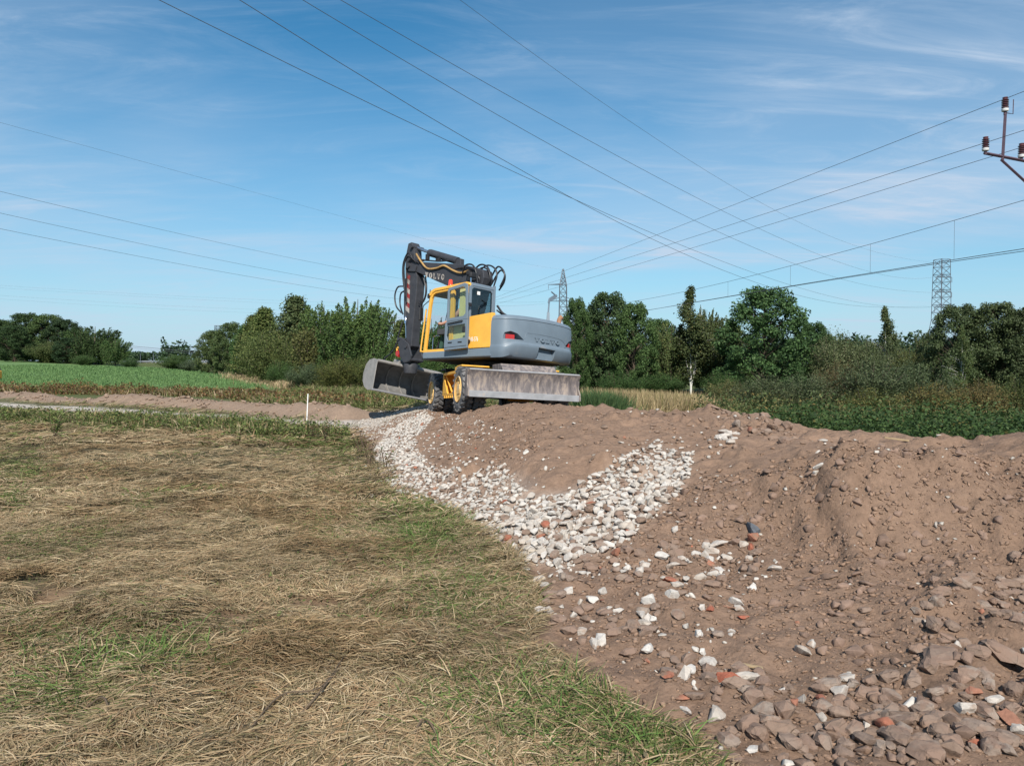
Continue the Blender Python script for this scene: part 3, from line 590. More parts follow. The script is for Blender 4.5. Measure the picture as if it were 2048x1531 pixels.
# right side frame, front and rear
MB().frame(o_[:6] + [(xr, 2.99), (xr, 1.43)], i_[:6] + [(xr + .08, 2.88), (xr + .08, 1.75)], y0, y0 + .06).build('cab_right_frame', m_grey, EX, bevel=.01)
MB().bb((-.235, y0 + .02, 1.76), (1.1, y0 + .026, 2.86)).build('right_window', m_glass, EX)
rear_o = [(y0, 1.43), (y0, 2.93), (y0 + .06, 3.0), (y1 - .06, 3.0), (y1, 2.93), (y1, 1.43)]
rear_i = [(y0 + .07, 2.05), (y0 + .07, 2.84), (y0 + .13, 2.90), (y1 - .11, 2.90), (y1 - .06, 2.85), (y1 - .06, 2.05)]
RF = MB().frame(rear_o, rear_i, xr - .012, xr + .045, 'yz').build('cab_rear_frame', m_grey, EX, bevel=.012)
MB().prism(rear_i, xr + .012, xr + .018, 'yz').build('rear_window', m_gdark, RF)
MB().bb((xr - .004, .90, 2.76), (xr + .008, .985, 2.84)).build('window_sticker', m_white, RF)
# roof: yellow side rail, grey cap
MB().prism([(1.13, 2.84), (1.05, 2.945), (.92, 2.985), (.30, 3.012), (.295, 2.94), (.90, 2.91), (1.0, 2.875), (1.06, 2.80)], y1 - .055, y1 + .022).build('roof_rail', m_yel, CAB, bevel=.015, segs=3)
MB().prism([(.287, 2.94), (.287, 3.014), (-.20, 3.035), (-.28, 3.02), (-.32, 2.95)], y1 - .055, y1 + .02).build('roof_rail', m_yel, CAB, bevel=.015, segs=3)
MB().prism([(1.20, 2.86), (1.12, 2.95), (.95, 2.99), (-.18, 3.04), (-.30, 3.025), (-.335, 2.96), (-.335, 2.93), (1.18, 2.83)], y0 - .01, y1 - .058).build('cab_roof', m_grey, EX, bevel=.02, segs=3)
MB().bb((.1, y0 + .1, 2.90), (.9, y1 - .12, 2.925)).build('ceiling_lining', m_intl, EX)
MB().bb((xr - .03, y0 - .012, 2.0), (xr + .03, y0 + .03, 3.05)).build('rear_corner_post', m_grey, EX, bevel=.008)
MB().box((1.19, 1.13, 2.83), (.10, .15, .12)).build('work_lamp', m_black, CAB, bevel=.025, segs=3)
# front window and posts
MB().prism([(1.255, 1.50), (1.14, 2.52), (1.09, 2.80), (1.084, 2.80), (1.134, 2.52), (1.249, 1.50)], y0 + .06, y1 - .07).build('front_window', m_glass, EX)
MB().tube([(1.27, y0 + .03, 1.43), (1.15, y0 + .03, 2.52), (1.10, y0 + .03, 2.86)], .03, 8).build('front_post', m_dark, EX)
MB().tube([(1.20, y0 + .2, 1.55), (1.10, y0 + .42, 2.32)], .010, 6).tube([(1.18, y0 + .27, 1.9), (1.13, y0 + .20, 2.5)], .008, 6).build('windscreen_wiper', m_black, EX)
MB().bb((-.30, y0 + .03, 1.41), (1.25, y1 - .03, 1.46)).build('cab_floor', m_int, EX)
# seat, console, levers
ST = MB().box((.36, .80, 1.86), (.50, .50, .12)).build('operator_seat', m_int, EX, bevel=.04, segs=3)
MB().box((.10, .80, 2.22), (.12, .46, .66), Matrix.Rotation(R(-8), 3, 'Y')).build('seat_back', m_int, ST, bevel=.04, segs=3)
MB().box((.34, .80, 1.62), (.36, .36, .36)).build('seat_base', m_int, ST)
for yy in (.52, 1.08):
    c_ = MB().box((.66, yy, 1.93), (.46, .12, .14)).build('armrest_console', m_int, EX, bevel=.02)
    MB().tube([(.86, yy, 1.98), (.93, yy, 2.16)], [.012, .02], 8).build('joystick', m_black, c_)
MB().tube([(1.08, .80, 1.46), (1.04, .80, 1.92)], .03, 8).build('steering_column', m_int, EX)
MB().lathe([(0, .155), (.02, .165), (.04, .155), (.02, .145)], 'z', n=24, closed=True).xf(Matrix.Translation((1.02, .80, 1.94)) @ Matrix.Rotation(R(-35), 4, 'Y')).build('steering_wheel', m_black, EX, smooth=60)
for xx, rr in ((1.02, .36), (.52, .32)):
    MB().tube(curve_pts([(xx, 1.13, 1.46), (xx, 1.13, 1.46 + rr * .8), (xx - .03, 1.13, 1.46 + rr), (xx - .14, 1.12, 1.46 + rr * 1.05), (xx - .2, 1.08, 1.46 + rr * 1.02)], 4), .013, 8).build('grab_rail', m_chrome, EX)
MB().tube(curve_pts([(.62, .47, 1.8), (.62, .47, 2.42), (.58, .47, 2.5), (.40, .47, 2.52)], 4), .012, 8).build('window_guard_rail', m_chrome, EX)
MB().bb((.95, .50, 1.46), (1.12, 1.05, 1.52)).box((1.05, .72, 1.60), (.03, .12, .22), Matrix.Rotation(R(-30), 3, 'Y')).box((1.05, .90, 1.60), (.03, .12, .22), Matrix.Rotation(R(-30), 3, 'Y')).build('pedals', m_int, EX)
cl_ = MB().tube([(.98, 1.0, 1.60), (.94, 1.02, 1.90)], .012, 6).build('control_lever', m_black, EX); MB().lathe([(1.88, .0001), (1.89, .03), (1.93, .035), (1.96, .02), (1.965, .0001)], 'z', (.94, 1.02, 0), n=12).build('lever_knob', m_redc, cl_)
# yellow hand rail in front of the cab, mirror
MB().tube(curve_pts([(1.26, 1.20, 1.46), (1.36, 1.20, 1.47), (1.385, 1.20, 1.55), (1.26, 1.20, 2.40), (1.235, 1.20, 2.5)], 5), .020, 8).build('front_hand_rail', m_yel, EX, smooth=60)
mrr = MB().tube([(1.16, 1.20, 2.70), (1.33, 1.22, 2.60), (1.36, 1.24, 2.45)], .012, 6).build('mirror_bracket', m_black, EX)
MB().box((1.37, 1.26, 2.38), (.05, .17, .32), Matrix.Rotation(R(20), 3, 'Z')).build('wing_mirror', m_black, mrr, bevel=.02)
MB().tube([(1.155, 1.19, 2.70), (1.145, 1.19, 2.98)], .01, 6).build('radio_aerial', m_black, EX)
# beacon and roof lamp
MB().lathe([(3.035, .0001), (3.035, .055), (3.06, .06), (3.07, .055), (3.18, .048), (3.20, .03), (3.205, .0001)], 'z', (.60, 1.02, 0), n=20).build('rotating_beacon', m_redc, EX, smooth=40)
MB().tube([(-.12, 1.03, 3.03), (-.12, 1.03, 3.18)], .014, 8).build('lamp_stem', m_chrome, EX)
MB().box((-.12, .98, 3.24), (.10, .20, .13)).build('roof_work_lamp', m_black, EX, bevel=.03, segs=3)
# open door, folded back along the cab side
d_o = [(.345, 1.44), (.335, 2.06), (.30, 2.12), (.295, 2.86), (.24, 2.915), (-.27, 2.985), (-.355, 2.955), (-.385, 2.88), (-.44, 1.47)]
def inset(P, f, c): return [(c[0] + (p[0] - c[0]) * f[0], c[1] + (p[1] - c[1]) * f[1]) for p in P]
DR = MB(); ya, yb = 1.335, 1.372
up_o = [(.295, 2.115), (.295, 2.86), (.24, 2.915), (-.27, 2.985), (-.355, 2.955), (-.385, 2.88), (-.413, 2.165), (-.413, 2.14)]
up_i = [(.235, 2.19), (.235, 2.80), (.20, 2.845), (-.23, 2.90), (-.295, 2.875), (-.318, 2.82), (-.345, 2.28), (-.27, 2.215)]
lo_o = [(.345, 1.44), (.335, 2.06), (.295, 2.11), (-.413, 2.138), (-.44, 1.47)]
lo_i = [(.225, 1.67), (.28, 1.78), (.25, 2.00), (-.345, 2.03), (-.37, 1.72)]
DOOR = DR.frame(up_o, up_i, ya, yb).frame(lo_o, lo_i, ya, yb).build('cab_door', m_grey, EX, bevel=.008)
MB().prism(up_i, ya + .012, ya + .018).build('door_window', m_gblue, DOOR)
MB().prism(lo_i, ya + .012, ya + .018).build('lower_door_window', m_gblue, DOOR)
MB().tube([(.22, yb + .03, 2.06), (-.28, yb + .03, 2.10)], .014, 8).tube([(.20, yb, 2.06), (.20, yb + .03, 2.06)], .012, 6).tube([(-.26, yb, 2.10), (-.26, yb + .03, 2.10)], .012, 6).build('door_handle_bar', m_black, DOOR)
MB().box((-.33, yb + .012, 1.90), (.07, .04, .14)).build('door_lock', m_black, DOOR, bevel=.01)
for xx in (.14, -.20): MB().box((xx, yb + .004, 1.615), (.13, .012, .025)).build('vent_slot', m_black, DOOR)
MB().tube([(.33, yb - .01, 1.50), (-.42, yb - .01, 1.525)], .014, 6).build('door_seal', m_black, DOOR)
for z_ in (2.45, 1.60): MB().bb((-.40, 1.225, z_), (-.36, 1.34, z_ + .07)).build('door_hinge', m_black, DOOR)

# ---- boom, stick, cylinders (in the plane y = BY)
BY = -.12
# lower boom
MB().prism([(1.20, 1.55), (1.42, 1.72), (1.05, 2.7), (.86, 3.42), (.74, 3.66), (.50, 3.60), (.46, 3.40), (.70, 2.6), (1.05, 1.6)], BY - .17, BY + .17).build('lower_boom', m_dark, EX, bevel=.02)
# upper boom
UBm = MB().prism([(3.52, 4.12), (3.40, 4.20), (2.9, 4.08), (1.9, 3.93), (1.25, 3.82), (.62, 3.64), (.52, 3.46), (.66, 3.32), (1.1, 3.22), (1.55, 3.22), (2.3, 3.50), (3.05, 3.80), (3.42, 3.90), (3.54, 4.0)], BY - .15, BY + .15).build('upper_boom', m_dark, EX, bevel=.02)
MB().tube([(3.43, BY - .24, 4.03), (3.43, BY + .24, 4.03)], .075, 14).build('boom_pin', m_dark, UBm, smooth=40); MB().tube([(.66, BY - .22, 3.48), (.66, BY + .22, 3.48)], .085, 14).build('boom_pin', m_dark, UBm, smooth=40)
def bplace(u, v, d):
    x = 2.74 - u * .92; return (x, BY + .152 + d, 3.66 - u * .17 + v - .03)
volvo(.15, .125, .055, bplace, .006).build('lettering', m_dullw, UBm)
MB().prism([(3.1, 3.98), (3.5, 4.14), (3.56, 4.03), (3.44, 3.88), (3.15, 3.84)], BY + .151, BY + .185).prism([(3.1, 3.98), (3.5, 4.14), (3.56, 4.03), (3.44, 3.88), (3.15, 3.84)], BY - .185, BY - .151).build('boom_tip_plate', m_dark, UBm, bevel=.008)
# stick
SK = MB().prism([(3.30, 4.52), (3.42, 4.70), (3.56, 4.68), (3.63, 4.40), (3.64, 4.0), (3.57, 3.3), (3.47, 2.1), (3.44, 1.78), (3.34, 1.70), (3.22, 1.80), (3.20, 2.2), (3.10, 3.3), (3.10, 3.70), (3.22, 3.95)], BY - .14, BY + .14).build('stick', m_dark, EX, bevel=.018)
MB().tube([(3.34, BY - .22, 4.55), (3.34, BY + .22, 4.55)], .05, 12).build('stick_pin', m_dark, SK)
# stick cylinder on top of the boom
MB().tube([(3.36, BY, 4.56), (2.72, BY, 4.33)], .042, 12).build('stick_cylinder_rod', m_chrome, EX, smooth=50)
MB().tube([(2.80, BY, 4.36), (2.74, BY, 4.335), (1.62, BY, 3.98)], [.085, .10, .10], 16).build('stick_cylinder', m_dark, EX, smooth=50)
MB().bb((1.45, BY - .07, 3.80), (1.72, BY + .07, 4.02)).build('cylinder_bracket', m_dark, UBm, bevel=.02)
# positioning cylinder under the boom, lift cylinders
MB().tube([(1.38, BY - .30, 1.75), (1.28, BY - .30, 3.30)], .07, 12).build('boom_cylinder', m_dark, EX, smooth=50)
MB().tube([(1.38, BY + .30, 1.75), (1.28, BY + .30, 3.30)], .07, 12).build('boom_cylinder', m_dark, EX, smooth=50)
# bucket cylinder on the stick front
MB().tube([(3.74, BY, 3.72), (3.66, BY, 2.62)], .07, 12).build('bucket_cylinder', m_dark, EX, smooth=50)
MB().tube([(3.66, BY, 2.64), (3.60, BY, 2.05)], .038, 10).build('bucket_cylinder_rod', m_chrome, EX, smooth=50)
# warning stripes on the stick's left side
for k in range(8):
    z0 = 3.85 - k * .13
    MB().prism([(3.56 - .004 * k, z0), (3.40 - .004 * k, z0 - .10), (3.40 - .004 * k, z0 - .23), (3.56 - .004 * k, z0 - .13)], BY + .141, BY + .146).build('warning_stripe', m_stripe if k % 2 == 0 else m_dullw, SK)
MB().lathe([(0, .0001), (0, .035), (.12, .04), (.14, .028), (.20, .028), (.20, .0001)], 'z', (3.45, BY + .19, 2.42), n=12).build('quick_coupler_filter', m_chrome, SK, smooth=40)
# linkage and rotator
LK = MB().prism([(3.62, 2.06), (3.74, 1.98), (3.60, 1.52), (3.42, 1.34), (3.16, 1.36), (3.10, 1.52), (3.26, 1.86)], BY - .22, BY - .17).prism([(3.62, 2.06), (3.74, 1.98), (3.60, 1.52), (3.42, 1.34), (3.16, 1.36), (3.10, 1.52), (3.26, 1.86)], BY + .17, BY + .22).build('bucket_linkage', m_dark, EX, bevel=.01)
MB().tube([(3.34, BY - .26, 1.78), (3.34, BY + .26, 1.78)], .05, 12).tube([(3.66, BY - .26, 2.0), (3.66, BY + .26, 2.0)], .04, 12).tube([(3.18, BY - .24, 1.42), (3.18, BY + .24, 1.42)], .05, 12).build('linkage_pins', m_dark, LK)
MB().lathe([(1.06, .0001), (1.06, .17), (1.22, .20), (1.36, .18), (1.44, .13), (1.44, .0001)], 'z', (3.38, BY, 0), n=20).build('tilt_rotator', m_dark, EX, smooth=40)
MB().prism([(3.66, 1.62), (3.74, 1.70), (3.82, 1.66), (3.82, 1.55), (3.70, 1.50)], BY + .10, BY + .20).build('coupler_hook', m_red, LK, bevel=.01)
MB().tube(curve_pts([(3.70, BY + .15, 1.70), (3.75, BY + .15, 1.78), (3.82, BY + .15, 1.74), (3.80, BY + .15, 1.64)], 4), .025, 6).build('coupler_loop', m_yel, LK)

# hoses
hosep = [
 [(1.55, BY + .10, 3.95), (1.2, BY + .16, 4.02), (.85, BY + .2, 3.98), (.55, BY + .2, 3.80), (.40, BY + .2, 3.5), (.45, BY + .15, 3.2)],
 [(1.60, BY + .05, 4.0), (1.15, BY + .05, 4.10), (.70, BY + .05, 3.98), (.42, BY + .05, 3.70), (.45, BY + .05, 3.25)],
 [(1.0, BY + .2, 3.75), (.80, BY + .28, 4.02), (.55, BY + .28, 4.02), (.42, BY + .28, 3.75), (.42, BY + .24, 3.3)],
 [(.95, BY - .05, 3.78), (.62, BY - .05, 4.10), (.36, BY - .05, 4.02), (.25, BY - .05, 3.7), (.34, BY - .05, 3.3)],
 [(.9, BY - .14, 3.74), (.50, BY - .16, 4.08), (.22, BY - .16, 3.98), (.12, BY - .16, 3.66), (.25, BY - .14, 3.2)],
 [(.80, BY + .02, 3.7), (.45, BY + .02, 3.95), (.22, BY + .02, 3.78), (.20, BY + .02, 3.45), (.38, BY + .02, 3.15)],
 [(.50, BY - .22, 3.4), (.20, BY - .25, 3.98), (.02, BY - .25, 3.92), (-.06, BY - .25, 3.62), (.10, BY - .22, 3.2)],
 [(.50, BY - .28, 3.3), (.14, BY - .30, 3.86), (-.02, BY - .30, 3.70), (.02, BY - .30, 3.4), (.2, BY - .28, 3.1)],
 [(3.2, BY + .17, 4.12), (3.42, BY + .22, 4.38), (3.62, BY + .22, 4.15), (3.66, BY + .20, 3.8), (3.60, BY + .17, 3.4)],
 [(3.1, BY + .17, 4.08), (3.38, BY + .26, 4.28), (3.56, BY + .24, 4.05), (3.58, BY + .2, 3.7), (3.55, BY + .17, 3.2)],
 [(3.0, BY + .17, 4.05), (3.3, BY + .2, 4.20), (3.5, BY + .2, 4.0), (3.5, BY + .18, 3.6), (3.48, BY + .17, 3.0)],
 [(2.98, BY - .05, 3.72), (2.88, BY - .02, 3.45), (2.86, BY, 3.2), (2.96, BY, 3.02), (3.08, BY, 3.05)],
 [(2.94, BY + .06, 3.70), (2.82, BY + .06, 3.40), (2.82, BY + .06, 3.15), (2.95, BY + .06, 2.95), (3.08, BY + .06, 2.98)],
 [(3.72, BY + .1, 3.5), (3.92, BY + .15, 3.48), (4.02, BY + .16, 3.25), (3.95, BY + .15, 2.95), (3.74, BY + .12, 2.75)],
 [(3.74, BY + .05, 3.38), (3.86, BY + .08, 3.30), (3.88, BY + .08, 3.05), (3.78, BY + .1, 2.85), (3.62, BY + .16, 2.70)],
 [(3.6, BY + .17, 2.5), (3.72, BY + .2, 2.1), (3.80, BY + .2, 1.85), (4.02, BY + .2, 1.62), (4.3, BY + .2, 1.45), (4.0, BY + .1, 1.28), (3.55, BY, 1.25)],
 [(1.7, BY + .04, 4.02), (2.2, BY + .13, 4.02), (2.7, BY + .13, 4.10), (3.1, BY + .12, 4.16)],
 [(1.5, BY - .1, 3.9), (1.2, BY - .14, 4.03), (.9, BY - .1, 3.9)], [(1.45, BY, 3.95), (1.3, BY, 4.06), (1.0, BY, 3.96)]]
hosep = [[((x + .16 + .10 * (z - 3.2), y, 3.2 + (z - 3.2) * .66) if i < 8 or i > 16 else (x, y, z)) for (x, y, z) in p] for i, p in enumerate(hosep)]
for p in hosep: MB().tube(curve_pts(p, 6), .022, 6).build('hydraulic_hose', m_hose, EX, smooth=60)
MB().tube(curve_pts([(3.12, BY + .19, 4.32), (2.9, BY + .19, 4.08), (2.62, BY + .19, 3.86), (2.25, BY + .19, 3.83), (1.95, BY + .19, 3.86), (1.6, BY + .19, 3.70), (1.30, BY + .19, 3.60), (1.0, BY + .2, 3.62)], 6), .027, 8).build('ochre_hose', m_oyel, EX, smooth=60)
MB().box((2.72, BY + .12, 4.20), (.10, .08, .16)).box((2.95, BY + .12, 4.13), (.16, .06, .06)).box((2.30, BY + .1, 4.08), (.14, .08, .08)).build('hose_clamps', m_black, UBm, bevel=.01)['kind'] = 'stuff'
MB().box((.86, BY + .18, 3.46), (.30, .10, .22)).box((.95, BY + .22, 3.56), (.12, .10, .12)).build('valve_block', m_black, UBm, bevel=.02)
MB().tube(curve_pts([(-.30, .30, 2.60), (-.42, .22, 2.42), (-.62, .15, 2.30), (-.75, .1, 2.22)], 4), .03, 6).tube(curve_pts([(-.25, .26, 2.5), (-.45, .16, 2.34), (-.7, .05, 2.24)], 4), .02, 6).build('hydraulic_hose', m_hose, EX)
MB().tube(curve_pts([(.95, -.95, 1.7), (1.0, -.95, 2.2), (.85, -.95, 2.4), (.2, -.95, 2.42)], 4), .018, 8).build('deck_hand_rail', m_black, EX)

# ---- grading bucket, hung from the rotator; built about its own axis
bw = 2.15; prof = [(0, 0), (-.05, .12), (-.22, .20)]      # profile in (front, up): lip -> floor -> back -> top edge
lip = (.12, -.52); P = [lip, (-.10, -.56), (-.30, -.52), (-.46, -.40), (-.52, -.22), (-.48, -.02), (-.36, .10), (-.16, .16), (.02, .15)]
Q = [(p[0] * .95 + .0 if i else p[0], p[1] + (.028 if p[1] < -.3 else (-.026 if p[1] > .05 else 0))) for i, p in enumerate(P)]
Q = [(p[0] + (.03 if p[0] < -.25 else 0), q[1]) for p, q in zip(P, Q)]
# bucket frame: X' opening direction (toward the machine), Y' width, Z' up
bc = W(820, 748, 21.65); bet = R(36); rl = R(11.5)
ax_w = Vector((-math.cos(bet), -math.sin(bet), 0)); ax_f = Vector((math.sin(bet), -math.cos(bet), 0)); ax_u = Vector((0, 0, 1))
rollM = Matrix.Rotation(rl, 3, ax_f) 
Bm = Matrix((ax_f, ax_w, ax_u)).transposed(); Bm = Matrix.Rotation(-rl, 3, ax_f) @ Bm if False else rollM @ Bm
if (Bm @ Vector((0, 1, 0))).z < 0: Bm = Matrix.Rotation(-rl, 3, ax_f) @ Matrix((ax_f, ax_w, ax_u)).transposed()
pit = Matrix.Rotation(R(8), 3, 'Y')
BW = Matrix.Translation(Vector(bc)) @ (Bm @ pit).to_4x4()
INV = EX.matrix_world.inverted() @ BW @ Matrix.Diagonal((1.18, 1, 1.18, 1))
BK = MB().prism(P + Q[::-1], -bw / 2, bw / 2).xf(INV).build('grading_bucket', m_shell, EX, smooth=35)
for sy in (1, -1):
    MB().prism([(lip[0] + .02, lip[1]), (-.10, -.575), (-.31, -.535), (-.475, -.41), (-.535, -.22), (-.495, -.01), (-.37, .115), (-.16, .178), (.05, .17), (.05, .05)], sy * bw / 2, sy * (bw / 2 + .025)).xf(INV).build('bucket_side_plate', m_bucket, BK, bevel=.006)
MB().bb((-.16, -bw / 2 - .02, -.545), (.17, bw / 2 + .02, -.515)).xf(INV @ Matrix.Rotation(R(-8), 4, 'Y')).build('bucket_cutting_edge', m_edge, BK)
MB().tube([(.03, -bw / 2, .155), (.03, bw / 2, .155)], .038, 12).xf(INV).build('bucket_top_pipe', m_bucket, BK, smooth=50)
for yy in (.42, 0, -.42): MB().prism([(.02, .12), (-.16, .13), (-.36, .07), (-.49, -.22), (-.45, -.40), (-.28, -.51), (-.06, -.54), (-.22, -.47), (-.38, -.36), (-.44, -.20), (-.40, -.03), (-.28, .06)], yy - .012, yy + .012).xf(INV).build('bucket_rib', m_bucket, BK)
for yy in (.20, -.12): MB().prism([(.09, .06), (.085, .21), (-.05, .36), (-.25, .40), (-.34, .12), (0, .17)], yy - .02, yy + .02).xf(INV).build('bucket_lug', m_bucket, BK, bevel=.005)
MB().bb((-.34, -.30, .14), (-.06, .40, .26)).xf(INV).build('bucket_mount', m_bucket, BK, bevel=.02)
MB().bb((-.36, -bw / 2, .09), (-.12, -.45, .20)).xf(INV).build('bucket_back_beam', m_bucket, BK, bevel=.02)
# fleet number painted on the side panel
def text_mesh(txt, size):
    cu = bpy.data.curves.new('t', 'FONT'); cu.body = txt; cu.size = size; cu.extrude = .0012
    o = bpy.data.objects.new('t', cu); COL.objects.link(o); dg = bpy.context.evaluated_depsgraph_get(); dg.update()
    me = bpy.data.meshes.new_from_object(o.evaluated_get(dg)); bpy.data.objects.remove(o); return me
tm = text_mesh('T48-576', .15); tm.transform(Matrix.Translation((-.34, 1.2345, 1.63)) @ Matrix.Rotation(math.pi, 4, 'Z') @ Matrix.Rotation(math.pi / 2, 4, 'X') @ Matrix.Scale(.62, 4, (1, 0, 0)))
link('fleet_number', tm, m_white, SP)

# ------------------------------------------------------------------ operator
def skin_figure(name, verts, edges, mat, root=0, sub=2):
    me = bpy.data.meshes.new(name); me.from_pydata([v[0] for v in verts], edges, [])
    o = link(name, me, mat); s = o.modifiers.new('skin', 'SKIN'); s.use_smooth_shade = True
    sv = me.skin_vertices[0].data if me.skin_vertices else None
    if sv is None:
        bm = bmesh.new(); bm.from_mesh(me); bm.verts.layers.skin.verify(); bm.to_mesh(me); bm.free(); sv = me.skin_vertices[0].data
    for i, v in enumerate(verts):
        r = v[1]; sv[i].radius = r if hasattr(r, '__len__') else (r, r); sv[i].use_root = (i == root)
    ss = o.modifiers.new('sub', 'SUBSURF'); ss.levels = sub; ss.render_levels = sub
    bpy.context.view_layer.update(); dg = bpy.context.evaluated_depsgraph_get(); dg.update()
    m2 = bpy.data.meshes.new_from_object(o.evaluated_get(dg)); o.modifiers.clear(); o.data = m2
    if not m2.materials: m2.materials.append(mat)
    m2.shade_smooth(); return o
m_skin = M('skin', (0.50, 0.27, 0.19), 0.55, var=.05); m_trous = M('green_work_trousers', (0.03, 0.075, 0.055), 0.85, var=.15); m_shirt = M('dark_shirt', (0.10, 0.03, 0.03), 0.85, var=.15)
m_hair = M('hair_dark', (0.03, 0.02, 0.015), .7); m_shoe = M('work_shoe', (.03, .025, .02), .7)
pv = [((.06, .80, 2.00), (.16, .13)), ((.02, .80, 2.22), (.15, .12)), ((-.02, .80, 2.42), (.18, .12)), ((-.02, .80, 2.50), .07), ((.0, .80, 2.58), .055), ((.02, .80, 2.67), (.085, .095)), ((.02, .80, 2.77), (.075, .09)),
      ((0, .98, 2.44), .065), ((.20, 1.04, 2.20), .052), ((.55, 1.05, 2.13), .042), ((.64, 1.06, 2.14), (.032, .042)),
      ((0, .62, 2.44), .065), ((.20, .55, 2.20), .052), ((.55, .53, 2.12), .042), ((.64, .53, 2.14), (.032, .042)),
      ((.12, .90, 1.98), .09), ((.52, .93, 2.02), .075), ((.66, .93, 1.66), .055), ((.70, .93, 1.52), .045), ((.84, .93, 1.51), .04),
      ((.12, .70, 1.98), .09), ((.52, .68, 2.02), .075), ((.66, .68, 1.66), .055), ((.70, .68, 1.52), .045), ((.84, .68, 1.51), .04)]
fing = []
pe = [(0, 1), (1, 2), (2, 3), (3, 4), (4, 5), (5, 6), (2, 7), (7, 8), (8, 9), (9, 10), (2, 11), (11, 12), (12, 13), (13, 14), (0, 15), (15, 16), (16, 17), (17, 18), (18, 19), (0, 20), (20, 21), (21, 22), (22, 23), (23, 24)]
for hnd, sy in ((10, 1), (14, -1)):
    hx_, hy_, hz_ = pv[hnd][0]
    for k in range(4):
        a = len(pv); off = (k - 1.5) * .017
        pv.append(((hx_ + .045, hy_ + .012 * sy, hz_ + off), .010)); pv.append(((hx_ + .07 - .004 * abs(k - 1), hy_ - .014 * sy, hz_ + off), .009)); pv.append(((hx_ + .05, hy_ - .036 * sy, hz_ + off), .008)); pe += [(hnd, a), (a, a + 1), (a + 1, a + 2)]
    a = len(pv); pv.append(((hx_ + .01, hy_ - .035 * sy, hz_ + .03), .011)); pv.append(((hx_ + .045, hy_ - .045 * sy, hz_ + .045), .010)); pe += [(hnd, a), (a, a + 1)]
per = skin_figure('person', pv, pe, m_skin)
per.matrix_world = EX.matrix_world @ Matrix.Translation((.26, 0, 0))
tag(per, 'machine operator sitting in the cab with one bare arm on the joystick', 'person')
# clothing: the same figure's torso and legs, a little fuller
def clothes(name, ids, mat, grow, trim=None):
    mp = {i: k for k, i in enumerate(ids)}; vv = []
    for i in ids:
        p, r = pv[i]; r = tuple(q + grow for q in r) if hasattr(r, '__len__') else r + grow; vv.append((p, r))
    o = skin_figure(name, vv, [(mp[a], mp[b]) for a, b in pe if a in mp and b in mp], mat); o.parent = per; return o
clothes('shirt', [0, 1, 2, 3, 7, 11], m_shirt, .016)
clothes('trousers', [0, 15, 16, 17, 18, 20, 21, 22, 23], m_trous, .014)
for ids in ([18, 19], [23, 24]): clothes('shoe', ids, m_shoe, .012)
hm = MB()
for i in range(8):
    for k in range(16):
        pass
hm.lathe([(2.72, .098), (2.76, .102), (2.80, .094), (2.835, .07), (2.852, .035), (2.856, .0001)], 'z', (.0, .80, 0), n=20)
hm.build('hair', m_hair, per, smooth=60)
MB().tube([(.105, .80, 2.69), (.128, .80, 2.675), (.112, .80, 2.655)], [.010, .016, .010], 6).build('nose', m_skin, per, smooth=60)
for sy in (-.035, .035): MB().lathe([(-.008, .0001), (-.006, .009), (0, .012), (.006, .009), (.008, .0001)], 'x', (.105, .80 + sy, 2.705), n=8).build('eye', m_hair, per)
MB().box((.108, .80, 2.628), (.01, .045, .008)).build('mouth', m_shirt, per)
for sy in (-.09, .09): MB().lathe([(-.01, .0001), (-.008, .02), (.008, .02), (.01, .0001)], 'y', (.02, .80 + sy, 2.69), n=10).build('ear', m_skin, per)
# ------------------------------------------------------------------ stones and clods
def stone_mesh(name, seed, npts=16, sub=1, flat=1.0, bev=.10, rough=.05):
    r = np.random.default_rng(seed); bm = bmesh.new()
    P = r.normal(size=(npts, 3)); P /= np.linalg.norm(P, axis=1, keepdims=True); P *= (0.85 + .3 * r.random((npts, 1))); P[:, 2] *= flat; P[:, 0] *= 1.0 + .35 * r.random()
    for p in P: bm.verts.new(p)
    res = bmesh.ops.convex_hull(bm, input=bm.verts)
    for v in [g for g in res['geom_interior'] if isinstance(g, bmesh.types.BMVert)]: bm.verts.remove(v)
    loose = [v for v in bm.verts if not v.link_faces]
    for v in loose: bm.verts.remove(v)
    if bev: bmesh.ops.bevel(bm, geom=list(bm.edges), offset=bev, segments=1, affect='EDGES', profile=.5, clamp_overlap=True)
    bmesh.ops.triangulate(bm, faces=list(bm.faces))
    if sub: bmesh.ops.subdivide_edges(bm, edges=list(bm.edges), cuts=sub, use_grid_fill=True)
    bmesh.ops.triangulate(bm, faces=list(bm.faces))
    for v in bm.verts:
        c = v.co; nn = math.sin(c.x * 5.1 + seed) * math.sin(c.y * 6.3 + 1.7 * seed) * math.sin(c.z * 5.7 + .3 * seed); v.co = c * (1 + rough * nn * 1.5 + rough * (random.random() - .5))
    bmesh.ops.recalc_face_normals(bm, faces=bm.faces)
    me = bpy.data.meshes.new(name); bm.to_mesh(me); bm.free()
    if sub: me.shade_smooth(); me.set_sharp_from_angle(angle=R(48 if npts > 19 else 30))
    return me
